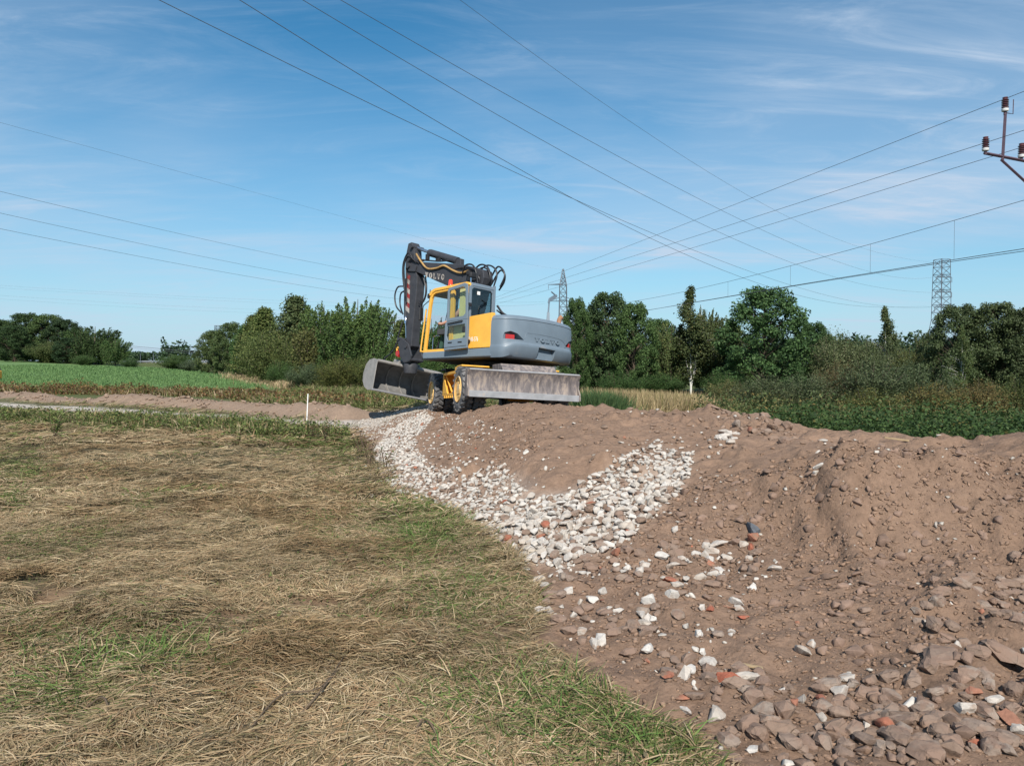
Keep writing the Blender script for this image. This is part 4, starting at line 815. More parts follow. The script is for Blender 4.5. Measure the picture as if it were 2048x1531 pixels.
def stonemat(name, cols, dust, dust_amt, attr=False):
    m, n, out = newmat(name); Lk = n.links.new
    b = nd(n, 'ShaderNodeBsdfPrincipled'); b.inputs['Roughness'].default_value = .92; b.inputs['Specular IOR Level'].default_value = .2
    tcn = nd(n, 'ShaderNodeTexCoord'); geo = nd(n, 'ShaderNodeNewGeometry')
    if attr: c = nd(n, 'ShaderNodeAttribute', attribute_name='Col').outputs['Color']
    else:
        oi = nd(n, 'ShaderNodeObjectInfo'); cr = nd(n, 'ShaderNodeValToRGB'); Lk(oi.outputs['Random'], cr.inputs[0]); el = cr.color_ramp.elements
        for i, cc in enumerate(cols):
            e = el[i] if i < 2 else el.new(.5)
            e.position = i / (len(cols) - 1); e.color = (*cc, 1)
        c = cr.outputs[0]
    nz = nd(n, 'ShaderNodeTexNoise', Scale=28.0, Detail=7.0, Roughness=.7); Lk(geo.outputs['Position'], nz.inputs['Vector'])
    mr = nd(n, 'ShaderNodeMapRange'); Lk(nz.outputs[0], mr.inputs[0]); mr.inputs[1].default_value = .3; mr.inputs[2].default_value = .7; mr.inputs[3].default_value = .80; mr.inputs[4].default_value = 1.15
    mu = nd(n, 'ShaderNodeMix', data_type='RGBA', blend_type='MULTIPLY'); mu.inputs[0].default_value = 1; Lk(c, mu.inputs[6]); Lk(mr.outputs[0], mu.inputs[7])
    n2 = nd(n, 'ShaderNodeTexNoise', Scale=9.0, Detail=5.0, Roughness=.65); Lk(geo.outputs['Position'], n2.inputs['Vector'])
    d2 = nd(n, 'ShaderNodeMapRange', interpolation_type='SMOOTHSTEP'); Lk(n2.outputs[0], d2.inputs[0]); d2.inputs[1].default_value = .66 - dust_amt * .4; d2.inputs[2].default_value = .80 - dust_amt * .4
    mx = nd(n, 'ShaderNodeMix', data_type='RGBA'); Lk(d2.outputs[0], mx.inputs[0]); Lk(mu.outputs[2], mx.inputs[6]); mx.inputs[7].default_value = (*dust, 1); Lk(mx.outputs[2], b.inputs['Base Color'])
    bn = nd(n, 'ShaderNodeTexNoise', Scale=70.0, Detail=6.0, Roughness=.7); Lk(geo.outputs['Position'], bn.inputs['Vector'])
    bp = nd(n, 'ShaderNodeBump'); bp.inputs['Strength'].default_value = .6; bp.inputs['Distance'].default_value = .012; Lk(bn.outputs[0], bp.inputs['Height']); Lk(bp.outputs[0], b.inputs['Normal'])
    Lk(b.outputs[0], out.inputs[0]); return m
SOILC = (0.235, 0.154, 0.108)
ms_white = stonemat('pale_rubble', [(.39, .34, .29), (.46, .415, .37), (.54, .505, .465)], (.33, .255, .205), .30)
ms_brown = stonemat('earthy_fieldstone', [(.20, .14, .105), (.235, .168, .13), (.28, .225, .185)], (.225, .152, .115), .55)
ms_red = stonemat('brick_fragment', [(.29, .095, .06), (.31, .125, .08), (.32, .165, .11)], SOILC, .5)
ms_dark = stonemat('dark_granite', [(.085, .092, .105), (.10, .107, .12), (.115, .122, .135)], SOILC, .05)
ms_attr = stonemat('loose_stones', None, SOILC, .22, attr=True)
BIG = [stone_mesh('stone_shape_%d' % i, 100 + i, 13 + i % 5, 1, .75 + .3 * ((i * 37) % 10) / 10, .12, .07) for i in range(14)]
RND = [stone_mesh('cobble_shape_%d' % i, 200 + i, 22 + i % 9, 1, .70 + .3 * ((i * 37) % 10) / 10, .17, .08) for i in range(14)]
def mk(base, mat, cache={}):
    k = (base.name, mat.name)
    if k not in cache: c = base.copy(); c.materials.clear(); c.materials.append(mat); cache[k] = c
    return cache[k]
def put_stone(name, mat, x, y, r, seed, sink=.35, squash=1.0, label=None, group=None, mesh=None, stretch=(1, 1)):
    rr = random.Random(seed); me = mk(mesh or (RND if mat in (ms_brown, ms_dark) else BIG)[rr.randrange(14)], mat)
    o = bpy.data.objects.new(name, me); COL.objects.link(o)
    nrm = hnorm(np.array([x]), np.array([y]))[0]; q = Vector((0, 0, 1)).rotation_difference(Vector(nrm))
    o.rotation_mode = 'QUATERNION'; o.rotation_quaternion = q @ Matrix.Rotation(rr.uniform(0, 6.28), 3, 'Z').to_quaternion() @ Matrix.Rotation(rr.uniform(-.35, .35), 3, 'X').to_quaternion()
    o.scale = (r * rr.uniform(.8, 1.15) * stretch[0], r * rr.uniform(.75, 1.0) * stretch[1], r * rr.uniform(.6, .9) * squash)
    o.location = (x, y, hz1(x, y) + r * .75 * squash * (1 - sink) - r * .12)
    return tag(o, label, 'stone', group)
# --- stones that can be told apart, placed where they lie
named = [
 (1505, 1068, 17, ms_dark, 'dark grey granite stone, the only one on the soil slope', (1.15, .9), .9),
 (1882, 1318, 44, ms_brown, 'large flat soil-crusted slab among the stones at the lower right', (1.15, .9), .42),
 (2008, 1322, 40, ms_brown, 'long earthy slab beside the large flat one, near the right edge', (.75, 1.35), .5),
 (1640, 938, 13, ms_white, 'white pear-shaped stone high on the bare soil slope', (.8, 1.3), .9),
 (1632, 953, 7, ms_white, 'small square white stone just below the pear-shaped one', (1, 1), 1.0),
 (1605, 1312, 19, ms_white, 'pale pear-shaped stone alone in the bare soil below the slope', (.9, 1.1), .9),
 (1417, 1333, 19, ms_white, 'large white stone in the lower middle of the scattered rubble', (1.1, 1), .9),
 (1294, 1305, 16, ms_white, 'upright white stone directly above a red brick piece', (.8, 1.25), .9),
 (1490, 1360, 18, ms_white, 'long white stone lying before a splinter of wood', (1.3, .8), .8),
 (1205, 1188, 13, ms_white, 'rounded white stone left of the scattered rubble, by bare soil', (1, 1), .9),
 (1324, 1117, 15, ms_white, 'pitted white stone on the soil just right of the rubble patch', (.8, 1.3), .9),
 (1607, 1405, 13, ms_white, 'white pitted stone between two brick pieces at the bottom', (.85, 1.2), 1.0),
 (1643, 1435, 16, ms_white, 'pale pointed flat stone near the bottom edge', (1.5, .7), .6),
 (1990, 1406, 14, ms_white, 'clean white stone among brown stones at the lower right', (1, 1), .9),
 (1165, 1412, 13, ms_white, 'white stone lying at the edge of the grass', (1, 1), .8),
 (1372, 1428, 11, ms_white, 'small white stone below the red leaf-shaped brick', (1.2, .8), .8),
 (1440, 1095, 17, ms_white, 'whitish flat stone with a dusty face left of the granite', (1.3, .9), .7),
 (2020, 1445, 20, ms_red, 'big red brick lump at the right edge of the picture', (1.1, 1.0), .9),
 (1335, 1357, 13, ms_red, 'bright red brick piece standing on edge over a white stone', (.9, 1.2), 1.0),
 (1367, 1405, 12, ms_red, 'red brick splinter above the small white stone', (1.1, .8), .8),
 (1294, 1324, 9, ms_red, 'red brick piece under the upright white stone', (1.2, .8), .7),
 (1200, 1138, 9, ms_red, 'orange brick piece below the tip of the rubble patch', (1.2, .9), .8),
 (1486, 1240, 9, ms_red, 'small red brick piece in the middle of the bare soil', (1.2, .8), .8),
 (1457, 1216, 10, ms_red, 'flat reddish brick piece among brown stones mid-slope', (1.4, .8), .6),
 (1255, 1068, 8, ms_red, 'orange brick piece on the right border of the white rubble', (1, .8), .9),
 (1082, 1078, 8, ms_red, 'dark red brick piece in the lower white rubble', (1, .8), .9),
 (1182, 1012, 9, ms_red, 'red brick piece in the middle of the white rubble', (1.2, .8), .9),
 (1640, 1402, 14, ms_red, 'red brick slab leaning beside the white pitted stone', (.7, 1.5), .8),
 (1590, 1408, 10, ms_red, 'orange brick piece left of the white pitted stone', (.8, 1.3), .8),
 (1948, 1490, 14, ms_red, 'red brick piece in the lower right corner stones', (1.2, .9), .8),
]
NAMEDXY = []
for i, (px, py, rp, mt, lb, stf, sq) in enumerate(named):
    g = ground_at(px, py); r = rp * g[1] / FPX; nm = {'pale_rubble': 'white_stone', 'earthy_fieldstone': 'field_stone', 'brick_fragment': 'brick_piece', 'dark_granite': 'granite_stone'}[mt.name]
    put_stone(nm, mt, g[0], g[1], r * 1.08, 900 + i, .22, sq, lb, None, stretch=stf); NAMEDXY.append((g[0], g[1], r))
NAMEDXY = np.array(NAMEDXY)
# --- everything else: candidates by zone, the largest in view become objects, the rest one mesh per kind
def inzone(n, P, extra=0.0):
    P = np.array(P); lo = P.min(0) - extra; hi = P.max(0) + extra; q = lo + rng.random((n, 2)) * (hi - lo); return q[poly_sd(q[:, 0], q[:, 1], P) < extra]
def gpoly(pp): return [ground_at(*p)[:2] for p in pp]
cand = []          # x, y, r, type(0 white,1 brown,2 red)
def fill(q, rmin, rmax, wts, powr=2.2, sel=None):
    n = len(q); r = rmin + (rmax - rmin) * rng.random(n) ** powr; t = rng.choice(3, n, p=wts)
    for a, b, c in zip(q, r, t): cand.append((a[0], a[1], b, c))
RUBc = inzone(9000, RUB); a_ = 0
area = lambda P: abs(sum(P[i][0] * P[(i + 1) % len(P)][1] - P[(i + 1) % len(P)][0] * P[i][1] for i in range(len(P)))) / 2
def fillz(P, dens, *a, **k):
    A = area(P); lo = np.array(P).min(0); hi = np.array(P).max(0); n = int(dens * np.prod(hi - lo)); fill(inzone(n, P), *a, **k)
rub_lo = gpoly([(1310, 890), (1388, 905), (1372, 975), (1250, 1092), (1140, 1138), (1045, 1130), (965, 1065), (985, 1010), (1060, 1000), (1150, 985), (1215, 940)])
rub_mid = gpoly([(965, 1065), (880, 1022), (795, 988), (760, 945), (820, 900), (870, 935), (930, 960), (1010, 930), (1050, 985), (985, 1020)])
rub_far = gpoly([(760, 945), (748, 900), (775, 862), (850, 822), (868, 838), (830, 880), (840, 920), (820, 940)])
fillz(rub_lo, 1500, .014, .052, [.795, .20, .005], powr=1.6)
fillz(rub_mid, 1300, .014, .050, [.735, .255, .01], powr=1.7)
fillz(rub_far, 900, .016, .048, [.89, .10, .01], powr=1.5)
fillz(gpoly([(1400, 905), (1440, 868), (1480, 862), (1465, 885), (1420, 905)]), 80, .03, .08, [.9, .1, 0], powr=1.3)
fillz(gpoly([(870, 935), (840, 880), (880, 835), (960, 830), (1000, 880), (990, 930)]), 45, .012, .045, [.75, .22, .03])                      # streaks on the flank
scat = gpoly([(1075, 1160), (1250, 1100), (1420, 1080), (1560, 1120), (1480, 1250), (1500, 1380), (1420, 1470), (1250, 1330), (1080, 1250)])
fillz(scat, 110, .014, .056, [.36, .625, .015], powr=1.7)
low = gpoly([(1480, 1330), (1620, 1380), (1700, 1330), (1820, 1380), (1830, 1230), (1960, 1150), (2048, 1080), (2090, 1531), (1600, 1531), (1440, 1531)])
fillz(low, 190, .015, .060, [.07, .915, .015], powr=1.5)
fillz(gpoly([(1560, 1420), (1700, 1400), (1850, 1380), (2090, 1400), (2100, 1560), (1520, 1560)]), 120, .022, .062, [.06, .925, .015], powr=1.5)
fillz(gpoly([(1270, 1110), (1500, 1060), (1540, 1120), (1500, 1150), (1380, 1140)]), 90, .02, .065, [.14, .83, .03])
fillz(gpoly([(1420, 1080), (1500, 960), (1700, 940), (2040, 960), (2048, 1100), (1800, 1250), (1600, 1330), (1520, 1200)]), 7, .012, .045, [.12, .86, .02])
fillz(gpoly([(1000, 820), (1270, 835), (1480, 830), (1560, 850), (1500, 900), (1300, 890), (1100, 900), (1000, 880)]), 12, .015, .06, [.16, .80, .04])
fillz(gpoly([(1420, 826), (1500, 826), (1600, 872), (1560, 890), (1460, 850)]), 45, .03, .09, [.06, .92, .02])
fillz(gpoly([(1620, 876), (1900, 882), (1940, 900), (1760, 925), (1640, 925)]), 14, .015, .06, [.2, .78, .02])
for P_, n_, ex_ in ((RUB, 700, .45),):
    q_ = inzone(n_ * 4, P_, ex_); q_ = q_[(poly_sd(q_[:, 0], q_[:, 1], P_) > 0)]; fill(q_, .012, .042, [.62, .37, .01], powr=2)
cand = np.array(cand)
if len(NAMEDXY):
    dmin = np.min(np.hypot(cand[:, None, 0] - NAMEDXY[None, :, 0], cand[:, None, 1] - NAMEDXY[None, :, 1]) - NAMEDXY[None, :, 2] * 1.0 - cand[:, None, 2] * .6, axis=1); cand = cand[dmin > 0]
# thin out overlaps, biggest first
cand = cand[np.argsort(-cand[:, 2])]; keep = []; cell = {}
for i, (x, y, r, t) in enumerate(cand):
    gx, gy = int(x // .2), int(y // .2); ok = True
    for a in (-1, 0, 1):
        for b in (-1, 0, 1):
            for j in cell.get((gx + a, gy + b), ()):
                if math.hypot(x - cand[j, 0], y - cand[j, 1]) < .52 * (r + cand[j, 2]): ok = False; break
            if not ok: break
        if not ok: break
    if ok: keep.append(i); cell.setdefault((gx, gy), []).append(i)
cand = cand[keep]
appar = cand[:, 2] / cand[:, 1]
pxs, pys = PX(cand[:, 0], cand[:, 1], hz(cand[:, 0], cand[:, 1])); inview = (pxs > 0) & (pxs < 2048) & (pys < 1531)
rest = []
sdr = poly_sd(cand[:, 0], cand[:, 1], RUB) < .05
def zone_words(k, t):
    x, y = pxs[k], pys[k]; rp = cand[k, 2] * FPX / cand[k, 1]
    size = 'large' if rp > 17 else ('medium-sized' if rp > 12 else 'small')
    if sdr[k]:
        part = 'at the upper right tip' if (x > 1250 and y < 960) else ('along the right border' if x > 1200 else ('at the low point' if (y > 1075) else ('in the middle' if x > 1020 else ('on the left arm' if x > 860 else 'at the far left end'))))
        what = ['white stone', 'brown stone', 'red brick fragment'][t]
        return '%s %s %s of the pale rubble patch' % (size, what, part), '%ss %s of the rubble patch' % (what, part)
    part = ('near the crest of the bank, middle' if x < 1500 else 'near the crest of the bank, right') if y < 960 else ('on the mid slope right of the rubble' if y < 1130 else ('in the scatter just below the rubble' if x < 1380 else ('in the bare soil mid right' if y < 1290 else ('at the bottom edge, centre right' if x < 1600 else ('in the stony foot, lower right' if x < 1850 else 'in the stony foot by the right edge')))))
    what = ['white stone', 'dusty brown stone', 'red brick fragment'][t]
    return '%s %s on soil %s' % (size, what, part), '%ss %s' % (what, part)
NM = ['white_stone', 'field_stone', 'brick_piece']; MT = [ms_white, ms_brown, ms_red]
for t in range(3):
    ids = np.where((cand[:, 3] == t) & inview)[0]; ids = ids[np.argsort(-appar[ids])]
    lim = 270 if t < 2 else 40
    for k in ids[:lim]:
        lb, gp = zone_words(k, t); put_stone(NM[t], MT[t], cand[k, 0], cand[k, 1], cand[k, 2], int(k), .05 if sdr[k] else .42, 1.0, lb, gp)
    rest += list(ids[lim:]) + list(np.where((cand[:, 3] == t) & ~inview)[0])
SM = [stone_mesh('small_%d' % i, 300 + i, 10, 0, .75, .12, .0) for i in range(6)] + [stone_mesh('tiny_%d' % i, 400 + i, 8, 0, .75, 0, 0) for i in range(6)]
def smarr(me):
    n = len(me.vertices); v = np.empty(n * 3, np.float32); me.vertices.foreach_get('co', v); me.calc_loop_triangles()
    t = np.empty(len(me.loop_triangles) * 3, np.int32); me.loop_triangles.foreach_get('vertices', t); return v.reshape(-1, 3), t.reshape(-1, 3)
SMA = [smarr(m) for m in SM]
def scatter(name, x, y, r, col, shapes, mat, sink=.3, squash=.75, label=None):
    """thousands of small stones/crumbs joined into one mesh"""
    n = len(x); z = hz(x, y); nr = hnorm(x, y); which = rng.integers(0, len(shapes), n); VVs = []; FF = []; CCs = []; off = 0
    a = rng.random(n) * 6.283; ca, sa = np.cos(a), np.sin(a); s3 = r[:, None] * (0.7 + .5 * rng.random((n, 3))); s3[:, 2] *= squash
    ux = np.stack([ca, sa, np.zeros(n)], 1); ux -= nr * (ux * nr).sum(1, keepdims=True); ux /= np.linalg.norm(ux, axis=1, keepdims=True); uy = np.cross(nr, ux)
    for k in range(len(shapes)):
        m = np.where(which == k)[0]
        if not len(m): continue
        v, t = SMA[shapes[k]]; nv = len(v)
        P = v[None] * s3[m][:, None, :]
        Wd = P[..., 0:1] * ux[m][:, None] + P[..., 1:2] * uy[m][:, None] + P[..., 2:3] * nr[m][:, None]
        Wd += np.stack([x[m], y[m], z[m] + r[m] * (.55 * squash - sink * .5)], 1)[:, None]
        VVs.append(Wd.reshape(-1, 3)); FF.append((t[None] + (off + np.arange(len(m)) * nv)[:, None, None]).reshape(-1, 3)); CCs.append(np.repeat(col[m], nv, 0)); off += len(m) * nv
    me = npmesh(name, np.concatenate(VVs), np.concatenate(FF), 3, np.concatenate(CCs), mat)
    o = link(name, me); tag(o, label, kind='stuff'); return o
rest = np.array(rest, int); cols3 = np.array([[.47, .43, .385], [.235, .165, .125], [.36, .13, .08]])
c = cols3[cand[rest, 3].astype(int)] * (0.8 + .35 * rng.random((len(rest), 1)))
scatter('loose_rubble', cand[rest, 0], cand[rest, 1], cand[rest, 2], c, range(0, 6), ms_attr, .2, .8, 'loose small stones of the bank between the larger ones')
# chips of pale rubble between the stones, path gravel
def disc(n, P, rmin, rmax, pw, colr, shapes, name, mat, label, jit=.3, sink=.3):
    q = inzone(n, P); r = rmin + (rmax - rmin) * rng.random(len(q)) ** pw
    c = np.array(colr)[rng.integers(0, len(colr), len(q))] * (1 - jit / 2 + jit * rng.random((len(q), 1)))
    return scatter(name, q[:, 0], q[:, 1], r, c, shapes, mat, sink, .75, label)
disc(9000, RUB, .008, .024, 1.6, [(.45, .41, .36), (.49, .45, .41), (.30, .23, .18)], range(6, 12), 'rubble_chips', ms_attr, 'pale chips filling the gaps in the rubble')
pathpoly = gpoly([(600, 838), (690, 846), (742, 835), (850, 806), (858, 818), (790, 862), (745, 880), (690, 868), (600, 853)])
disc(16000, pathpoly, .012, .036, 1.8, [(.43, .385, .335), (.38, .33, .28), (.48, .44, .40)], range(6, 12), 'path_gravel', ms_attr, 'pale crushed stone surface of the path')
# soil crumbs and clods over the bank
q = np.concatenate([inzone(48000, gpoly([(1090, 1250), (1200, 1110), (1400, 960), (2090, 900), (2100, 1560), (1380, 1560)])), inzone(22000, gpoly([(1000, 812), (1480, 830), (1600, 875), (2048, 880), (2048, 950), (1400, 980), (1000, 950), (900, 880)])), inzone(9000, gpoly([(860, 830), (1000, 812), (1100, 900), (1000, 960), (880, 930)]))])
r = .0035 + .024 * rng.random(len(q)) ** 9.0; r *= np.clip(q[:, 1] / 6, .8, 1.6)
c = np.array(SOILC)[None] * (0.80 + .45 * rng.random((len(q), 1))); pm = rng.random(len(q)) < .025; c[pm] = np.array([.45, .41, .36]) * (.8 + .3 * rng.random((pm.sum(), 1)))
scatter('soil_crumbs', q[:, 0], q[:, 1], r, c, range(6, 12), ms_attr, .35, .8, 'brown soil crumbs and small clods covering the bank')
q = np.concatenate([inzone(1500, gpoly([(1090, 1250), (1200, 1110), (1400, 960), (2090, 900), (2100, 1500), (1500, 1560)])), inzone(900, gpoly([(1000, 812), (1480, 830), (1600, 875), (2048, 880), (2048, 950), (1400, 980), (1000, 950), (900, 880)]))])
q = q[fbm(q[:, 0], q[:, 1], 1.1, 2, 71.) > .47]; r = .016 + .05 * rng.random(len(q)) ** 3
scatter('soil_clods', q[:, 0], q[:, 1], r, np.array((.215, .145, .11))[None] * (.8 + .4 * rng.random((len(q), 1))), range(0, 6), ms_attr, .45, .8, 'larger earth clods lying on the bank')
q = inzone(9000, [(BERM[i][0] - .2, BERM[i][1] - 1.1) for i in range(len(BERM))] + [(BERM[i][0], BERM[i][1] + 1.0) for i in range(len(BERM) - 1, -1, -1)])
q = q[(q[:, 0] > -24)]; r = .02 + .11 * rng.random(len(q)) ** 3
scatter('berm_clods', q[:, 0], q[:, 1], r, np.array([.26, .185, .135])[None] * (.75 + .45 * rng.random((len(q), 1))), range(0, 6), ms_attr, .3, .8, 'clods on the soil berm along the path')
# ------------------------------------------------------------------ grass and ground cover
m_grass = leafmat('grass_blades', .22, .04, .75); m_leaf = leafmat('foliage', .28, .12, .55, .10)
def blades(name, x, y, L, w, ang, lift, droop, col, segs=3, base=0.0, mat=None, label=None, follow=True):
    """strips: start (x,y), heading ang, length L; lift = starting slope, droop bends back to the ground"""
    n = len(x); S = segs + 1; t = np.linspace(0, 1, S)[None]; curl = (rng.random(n) - .5)[:, None] * 1.3
    a = ang[:, None] + curl * (t - .3); ds = (L / segs)[:, None]
    cl = np.cos(np.clip(lift[:, None] - droop[:, None] * t, -1.5, 1.5)); slz = np.sin(np.clip(lift[:, None] - droop[:, None] * t, -1.5, 1.5))
    stepx = np.cos(a) * cl * ds; stepy = np.sin(a) * cl * ds; stepz = slz * ds
    X_ = x[:, None] + np.concatenate([np.zeros((n, 1)), np.cumsum(stepx[:, :-1], 1)], 1); Y_ = y[:, None] + np.concatenate([np.zeros((n, 1)), np.cumsum(stepy[:, :-1], 1)], 1)
    H_ = np.concatenate([np.zeros((n, 1)), np.cumsum(stepz[:, :-1], 1)], 1)
    b = base if np.ndim(base) else np.full(n, base)
    Zg = hz(X_, Y_) if follow else hz(x, y)[:, None] + 0 * X_
    Z_ = Zg + np.maximum(H_ + b[:, None], .004)
    px_ = -np.sin(a); py_ = np.cos(a); ww = (w[:, None] * np.array([.8, 1, .75, .15])[None, np.round(np.linspace(0, 3, S)).astype(int)]) / 2
    tw = (rng.random(n) - .5)[:, None] * 1.6
    P1 = np.stack([X_ - px_ * ww * np.cos(tw), Y_ - py_ * ww * np.cos(tw), Z_ - ww * np.sin(tw)], -1); P2 = np.stack([X_ + px_ * ww * np.cos(tw), Y_ + py_ * ww * np.cos(tw), Z_ + ww * np.sin(tw)], -1)
    V = np.stack([P1, P2], 2).reshape(n, S * 2, 3); o = (np.arange(n) * S * 2)[:, None]
    k = np.arange(segs)[None]; q = np.stack([o + 2 * k, o + 2 * k + 1, o + 2 * k + 3, o + 2 * k + 2], -1).reshape(-1, 4)
    C = np.repeat(col[:, None], S * 2, 1).reshape(-1, 3)
    return tag(link(name, npmesh(name, V.reshape(-1, 3), q, 4, C, mat or m_grass)), label, kind='stuff')
def pick(pal, wts, n, jit=.3):
    p = np.array(pal); w = np.array(wts, float)
    i = rng.choice(len(p), n, p=w / w.sum()); return p[i] * (1 - jit / 2 + jit * rng.random((n, 1)))
STRAW = [(.45, .345, .215), (.385, .285, .17), (.29, .222, .128), (.20, .17, .092), (.35, .235, .138), (.52, .415, .27)]
GREEN = [(.10, .135, .040), (.135, .17, .055), (.17, .19, .07), (.075, .10, .035)]
gspots = [(870, 1040, 110, 1.0), (830, 1090, 90, .8), (950, 1120, 60, .5), (1230, 1440, 130, .8), (1310, 1500, 120, .9), (1000, 1400, 130, .45), (30, 930, 60, 1), (20, 1000, 40, .8), (230, 1340, 130, .55), (150, 1400, 110, .5), (700, 900, 60, .8), (630, 875, 60, .7), (560, 860, 60, .6), (880, 1200, 100, .4), (930, 1240, 80, .35), (330, 1290, 80, .4), (60, 1270, 80, .4), (650, 1060, 60, .3)]
def green_w(x, y):
    px, py = PX(x, y, hz(x, y)); g = np.zeros(len(x))
    for a, b, r, s in gspots: g = np.maximum(g, s * np.exp(-((px - a) ** 2 + ((py - b) * 1.6) ** 2) / (r * r)))
    return np.clip(g + sstep(.60, .80, fbm(x, y, 1.4, 3, 80.0)) * .5 + sstep(16, 24, y) * .55, 0, 1)
def region_keep(x, y):
    return (interp(soilw, x, y) < .25) & (interp(pathw, x, y) < .3) & (interp(bermw, x, y) < .4)
BARE = np.array([[*Wz(px, py)[:2], r] for px, py, r in [(90, 1205, .22), (130, 1190, .2), (470, 1222, .20), (640, 1190, .22), (715, 1235, .12), (1010, 1265, .14), (60, 1180, .18)]])
def notbare(x, y):
    k = np.ones(len(x), bool)
    for bx, by, br in BARE: k &= (np.hypot(x - bx, (y - by) * 1.2) + (fbm(x, y, .15, 2, 5.) - .5) * .2) > br * .9
    return k
def flow(x, y): return (fbm(x, y, 2.2, 3, 90.0) - .5) * 9.5 + (fbm(x, y, .5, 2, 95.0) - .5) * 2.5 + .25
def frustum_pts(n, d0, d1, pw=1.0, xl=-.80, xr=.40):
    """points on the ground, denser near the viewer's side of the meadow"""
    d = d0 * (d1 / d0) ** (rng.random(n) ** pw); x = (xl + (xr - xl) * rng.random(n)) * d; return x, d
def matted(name, n, d0, d1, Lr, wr, label):
    x, y = frustum_pts(n, d0, d1); k = region_keep(x, y) & notbare(x, y); x, y = x[k], y[k]; n = len(x)
    g = green_w(x, y); isg = rng.random(n) < g * .5
    clump = fbm(x, y, .45, 3, 33.0)[:, None]; dk = fbm(x, y, 1.1, 3, 37.0)
    c = np.where(isg[:, None], pick(GREEN, [3, 3, 2, 2], n), pick(STRAW, [3, 4, 4, 3, 3, 1.5], n)) * (.72 + .56 * clump)
    c = np.where((sstep(.58, .72, dk) > rng.random(n))[:, None] & ~isg[:, None], c * np.array([.80, .75, .70]), c)
    L = (Lr[0] + (Lr[1] - Lr[0]) * rng.random(n)) * np.where(isg, .8, 1); w = (wr[0] + (wr[1] - wr[0]) * rng.random(n)) * np.where(isg, 1.25, 1)
    a = flow(x, y) + rng.normal(size=n) * 1.25; lift = np.where(isg, .15 + .55 * rng.random(n), .05 + .40 * rng.random(n) ** 1.8); droop = lift * 2 * (.8 + .5 * rng.random(n))
    tuss = sstep(.5, .75, fbm(x, y, .6, 3, 77.0)) * .07
    return blades(name, x, y, L, w, a, lift, droop, c, 3, base=rng.random(n) ** 1.6 * .035 + tuss, label=label)
matted('matted_grass', 330000, 2.6, 9.0, (.05, .17), (.0026, .0058), 'flattened straw-coloured grass matted over the near meadow')
matted('matted_grass', 110000, 8.0, 17.0, (.08, .25), (.006, .011), 'flattened dry grass farther out on the meadow')
matted('matted_grass', 45000, 15.0, 31.0, (.25, .6), (.012, .024), 'trampled grass in front of the path')
# greener upright tufts
def tufts(name, centers, per, Lr, wr, lift0, pal, wts, spread, label, segs=3, droopk=1.0):
    c0 = np.array(centers); n = len(c0) * per; i = np.repeat(np.arange(len(c0)), per)
    rr = rng.normal(size=(n, 2)) * np.array(spread)[None] if np.ndim(spread) else rng.normal(size=(n, 2)) * spread
    x = c0[i, 0] + rr[:, 0]; y = c0[i, 1] + rr[:, 1]; k = (interp(soilw, x, y) < .35); x, y, rr = x[k], y[k], rr[k]; n = len(x)
    a = np.arctan2(rr[:, 1], rr[:, 0]) + rng.normal(size=n) * .8; L = Lr[0] + (Lr[1] - Lr[0]) * rng.random(n); w = wr[0] + (wr[1] - wr[0]) * rng.random(n)
    lift = lift0 + rng.normal(size=n) * .25
    return blades(name, x, y, L, w, a, lift, (.6 + .9 * rng.random(n)) * droopk, pick(pal, wts, n, .35), segs, label=label)
def on(px, py, d0=2.4): return ground_at(px, py, d0)[:2]
gc = [on(px + random.gauss(0, 28), py + random.gauss(0, 18)) for px, py in [(870, 1030), (850, 1060), (900, 1050), (830, 1080), (880, 1085), (1240, 1440), (1280, 1470), (1320, 1500), (1200, 1420), (1160, 1480), (1000, 1420), (30, 940), (20, 985), (50, 915), (205, 1340), (250, 1330), (300, 1350), (140, 1390), (690, 900), (710, 915), (660, 890), (1000, 1510), (960, 1180), (900, 1220)] for _ in range(5)]
tufts('green_grass_tufts', gc, 85, (.06, .22), (.0035, .007), .6, [(.095, .17, .045), (.13, .20, .06)] + GREEN + STRAW[:2], [4, 4, 2, 2, 2, 2, 1.5, 1.5], .19, 'fresh green grass tufts along the edge of the bank')
# weedy strip by the path: leafy green stuff and dry stalks
def leaves(name, cx, cy, cz, size, col, label=None, mat=None, kind='stuff', parent=None, up=.5, asp=.55):
    n = len(cx); nrm = rng.normal(size=(n, 3)); nrm[:, 2] = np.abs(nrm[:, 2]) + up; nrm /= np.linalg.norm(nrm, axis=1, keepdims=True)
    t = rng.normal(size=(n, 3)); t -= nrm * (t * nrm).sum(1, keepdims=True); t /= np.linalg.norm(t, axis=1, keepdims=True); b = np.cross(nrm, t)
    s = size[:, None]; c = np.stack([cx, cy, cz], 1)
    V = np.stack([c - t * s, c + b * s * asp + nrm * s * .12, c + t * s, c - b * s * asp + nrm * s * .12], 1).reshape(-1, 3)
    F = np.arange(n * 4).reshape(-1, 4)
    o = link(name, npmesh(name, V, F, 4, np.repeat(col, 4, 0), mat or m_leaf), parent=parent)
    return tag(o, label, kind=kind) if kind else o
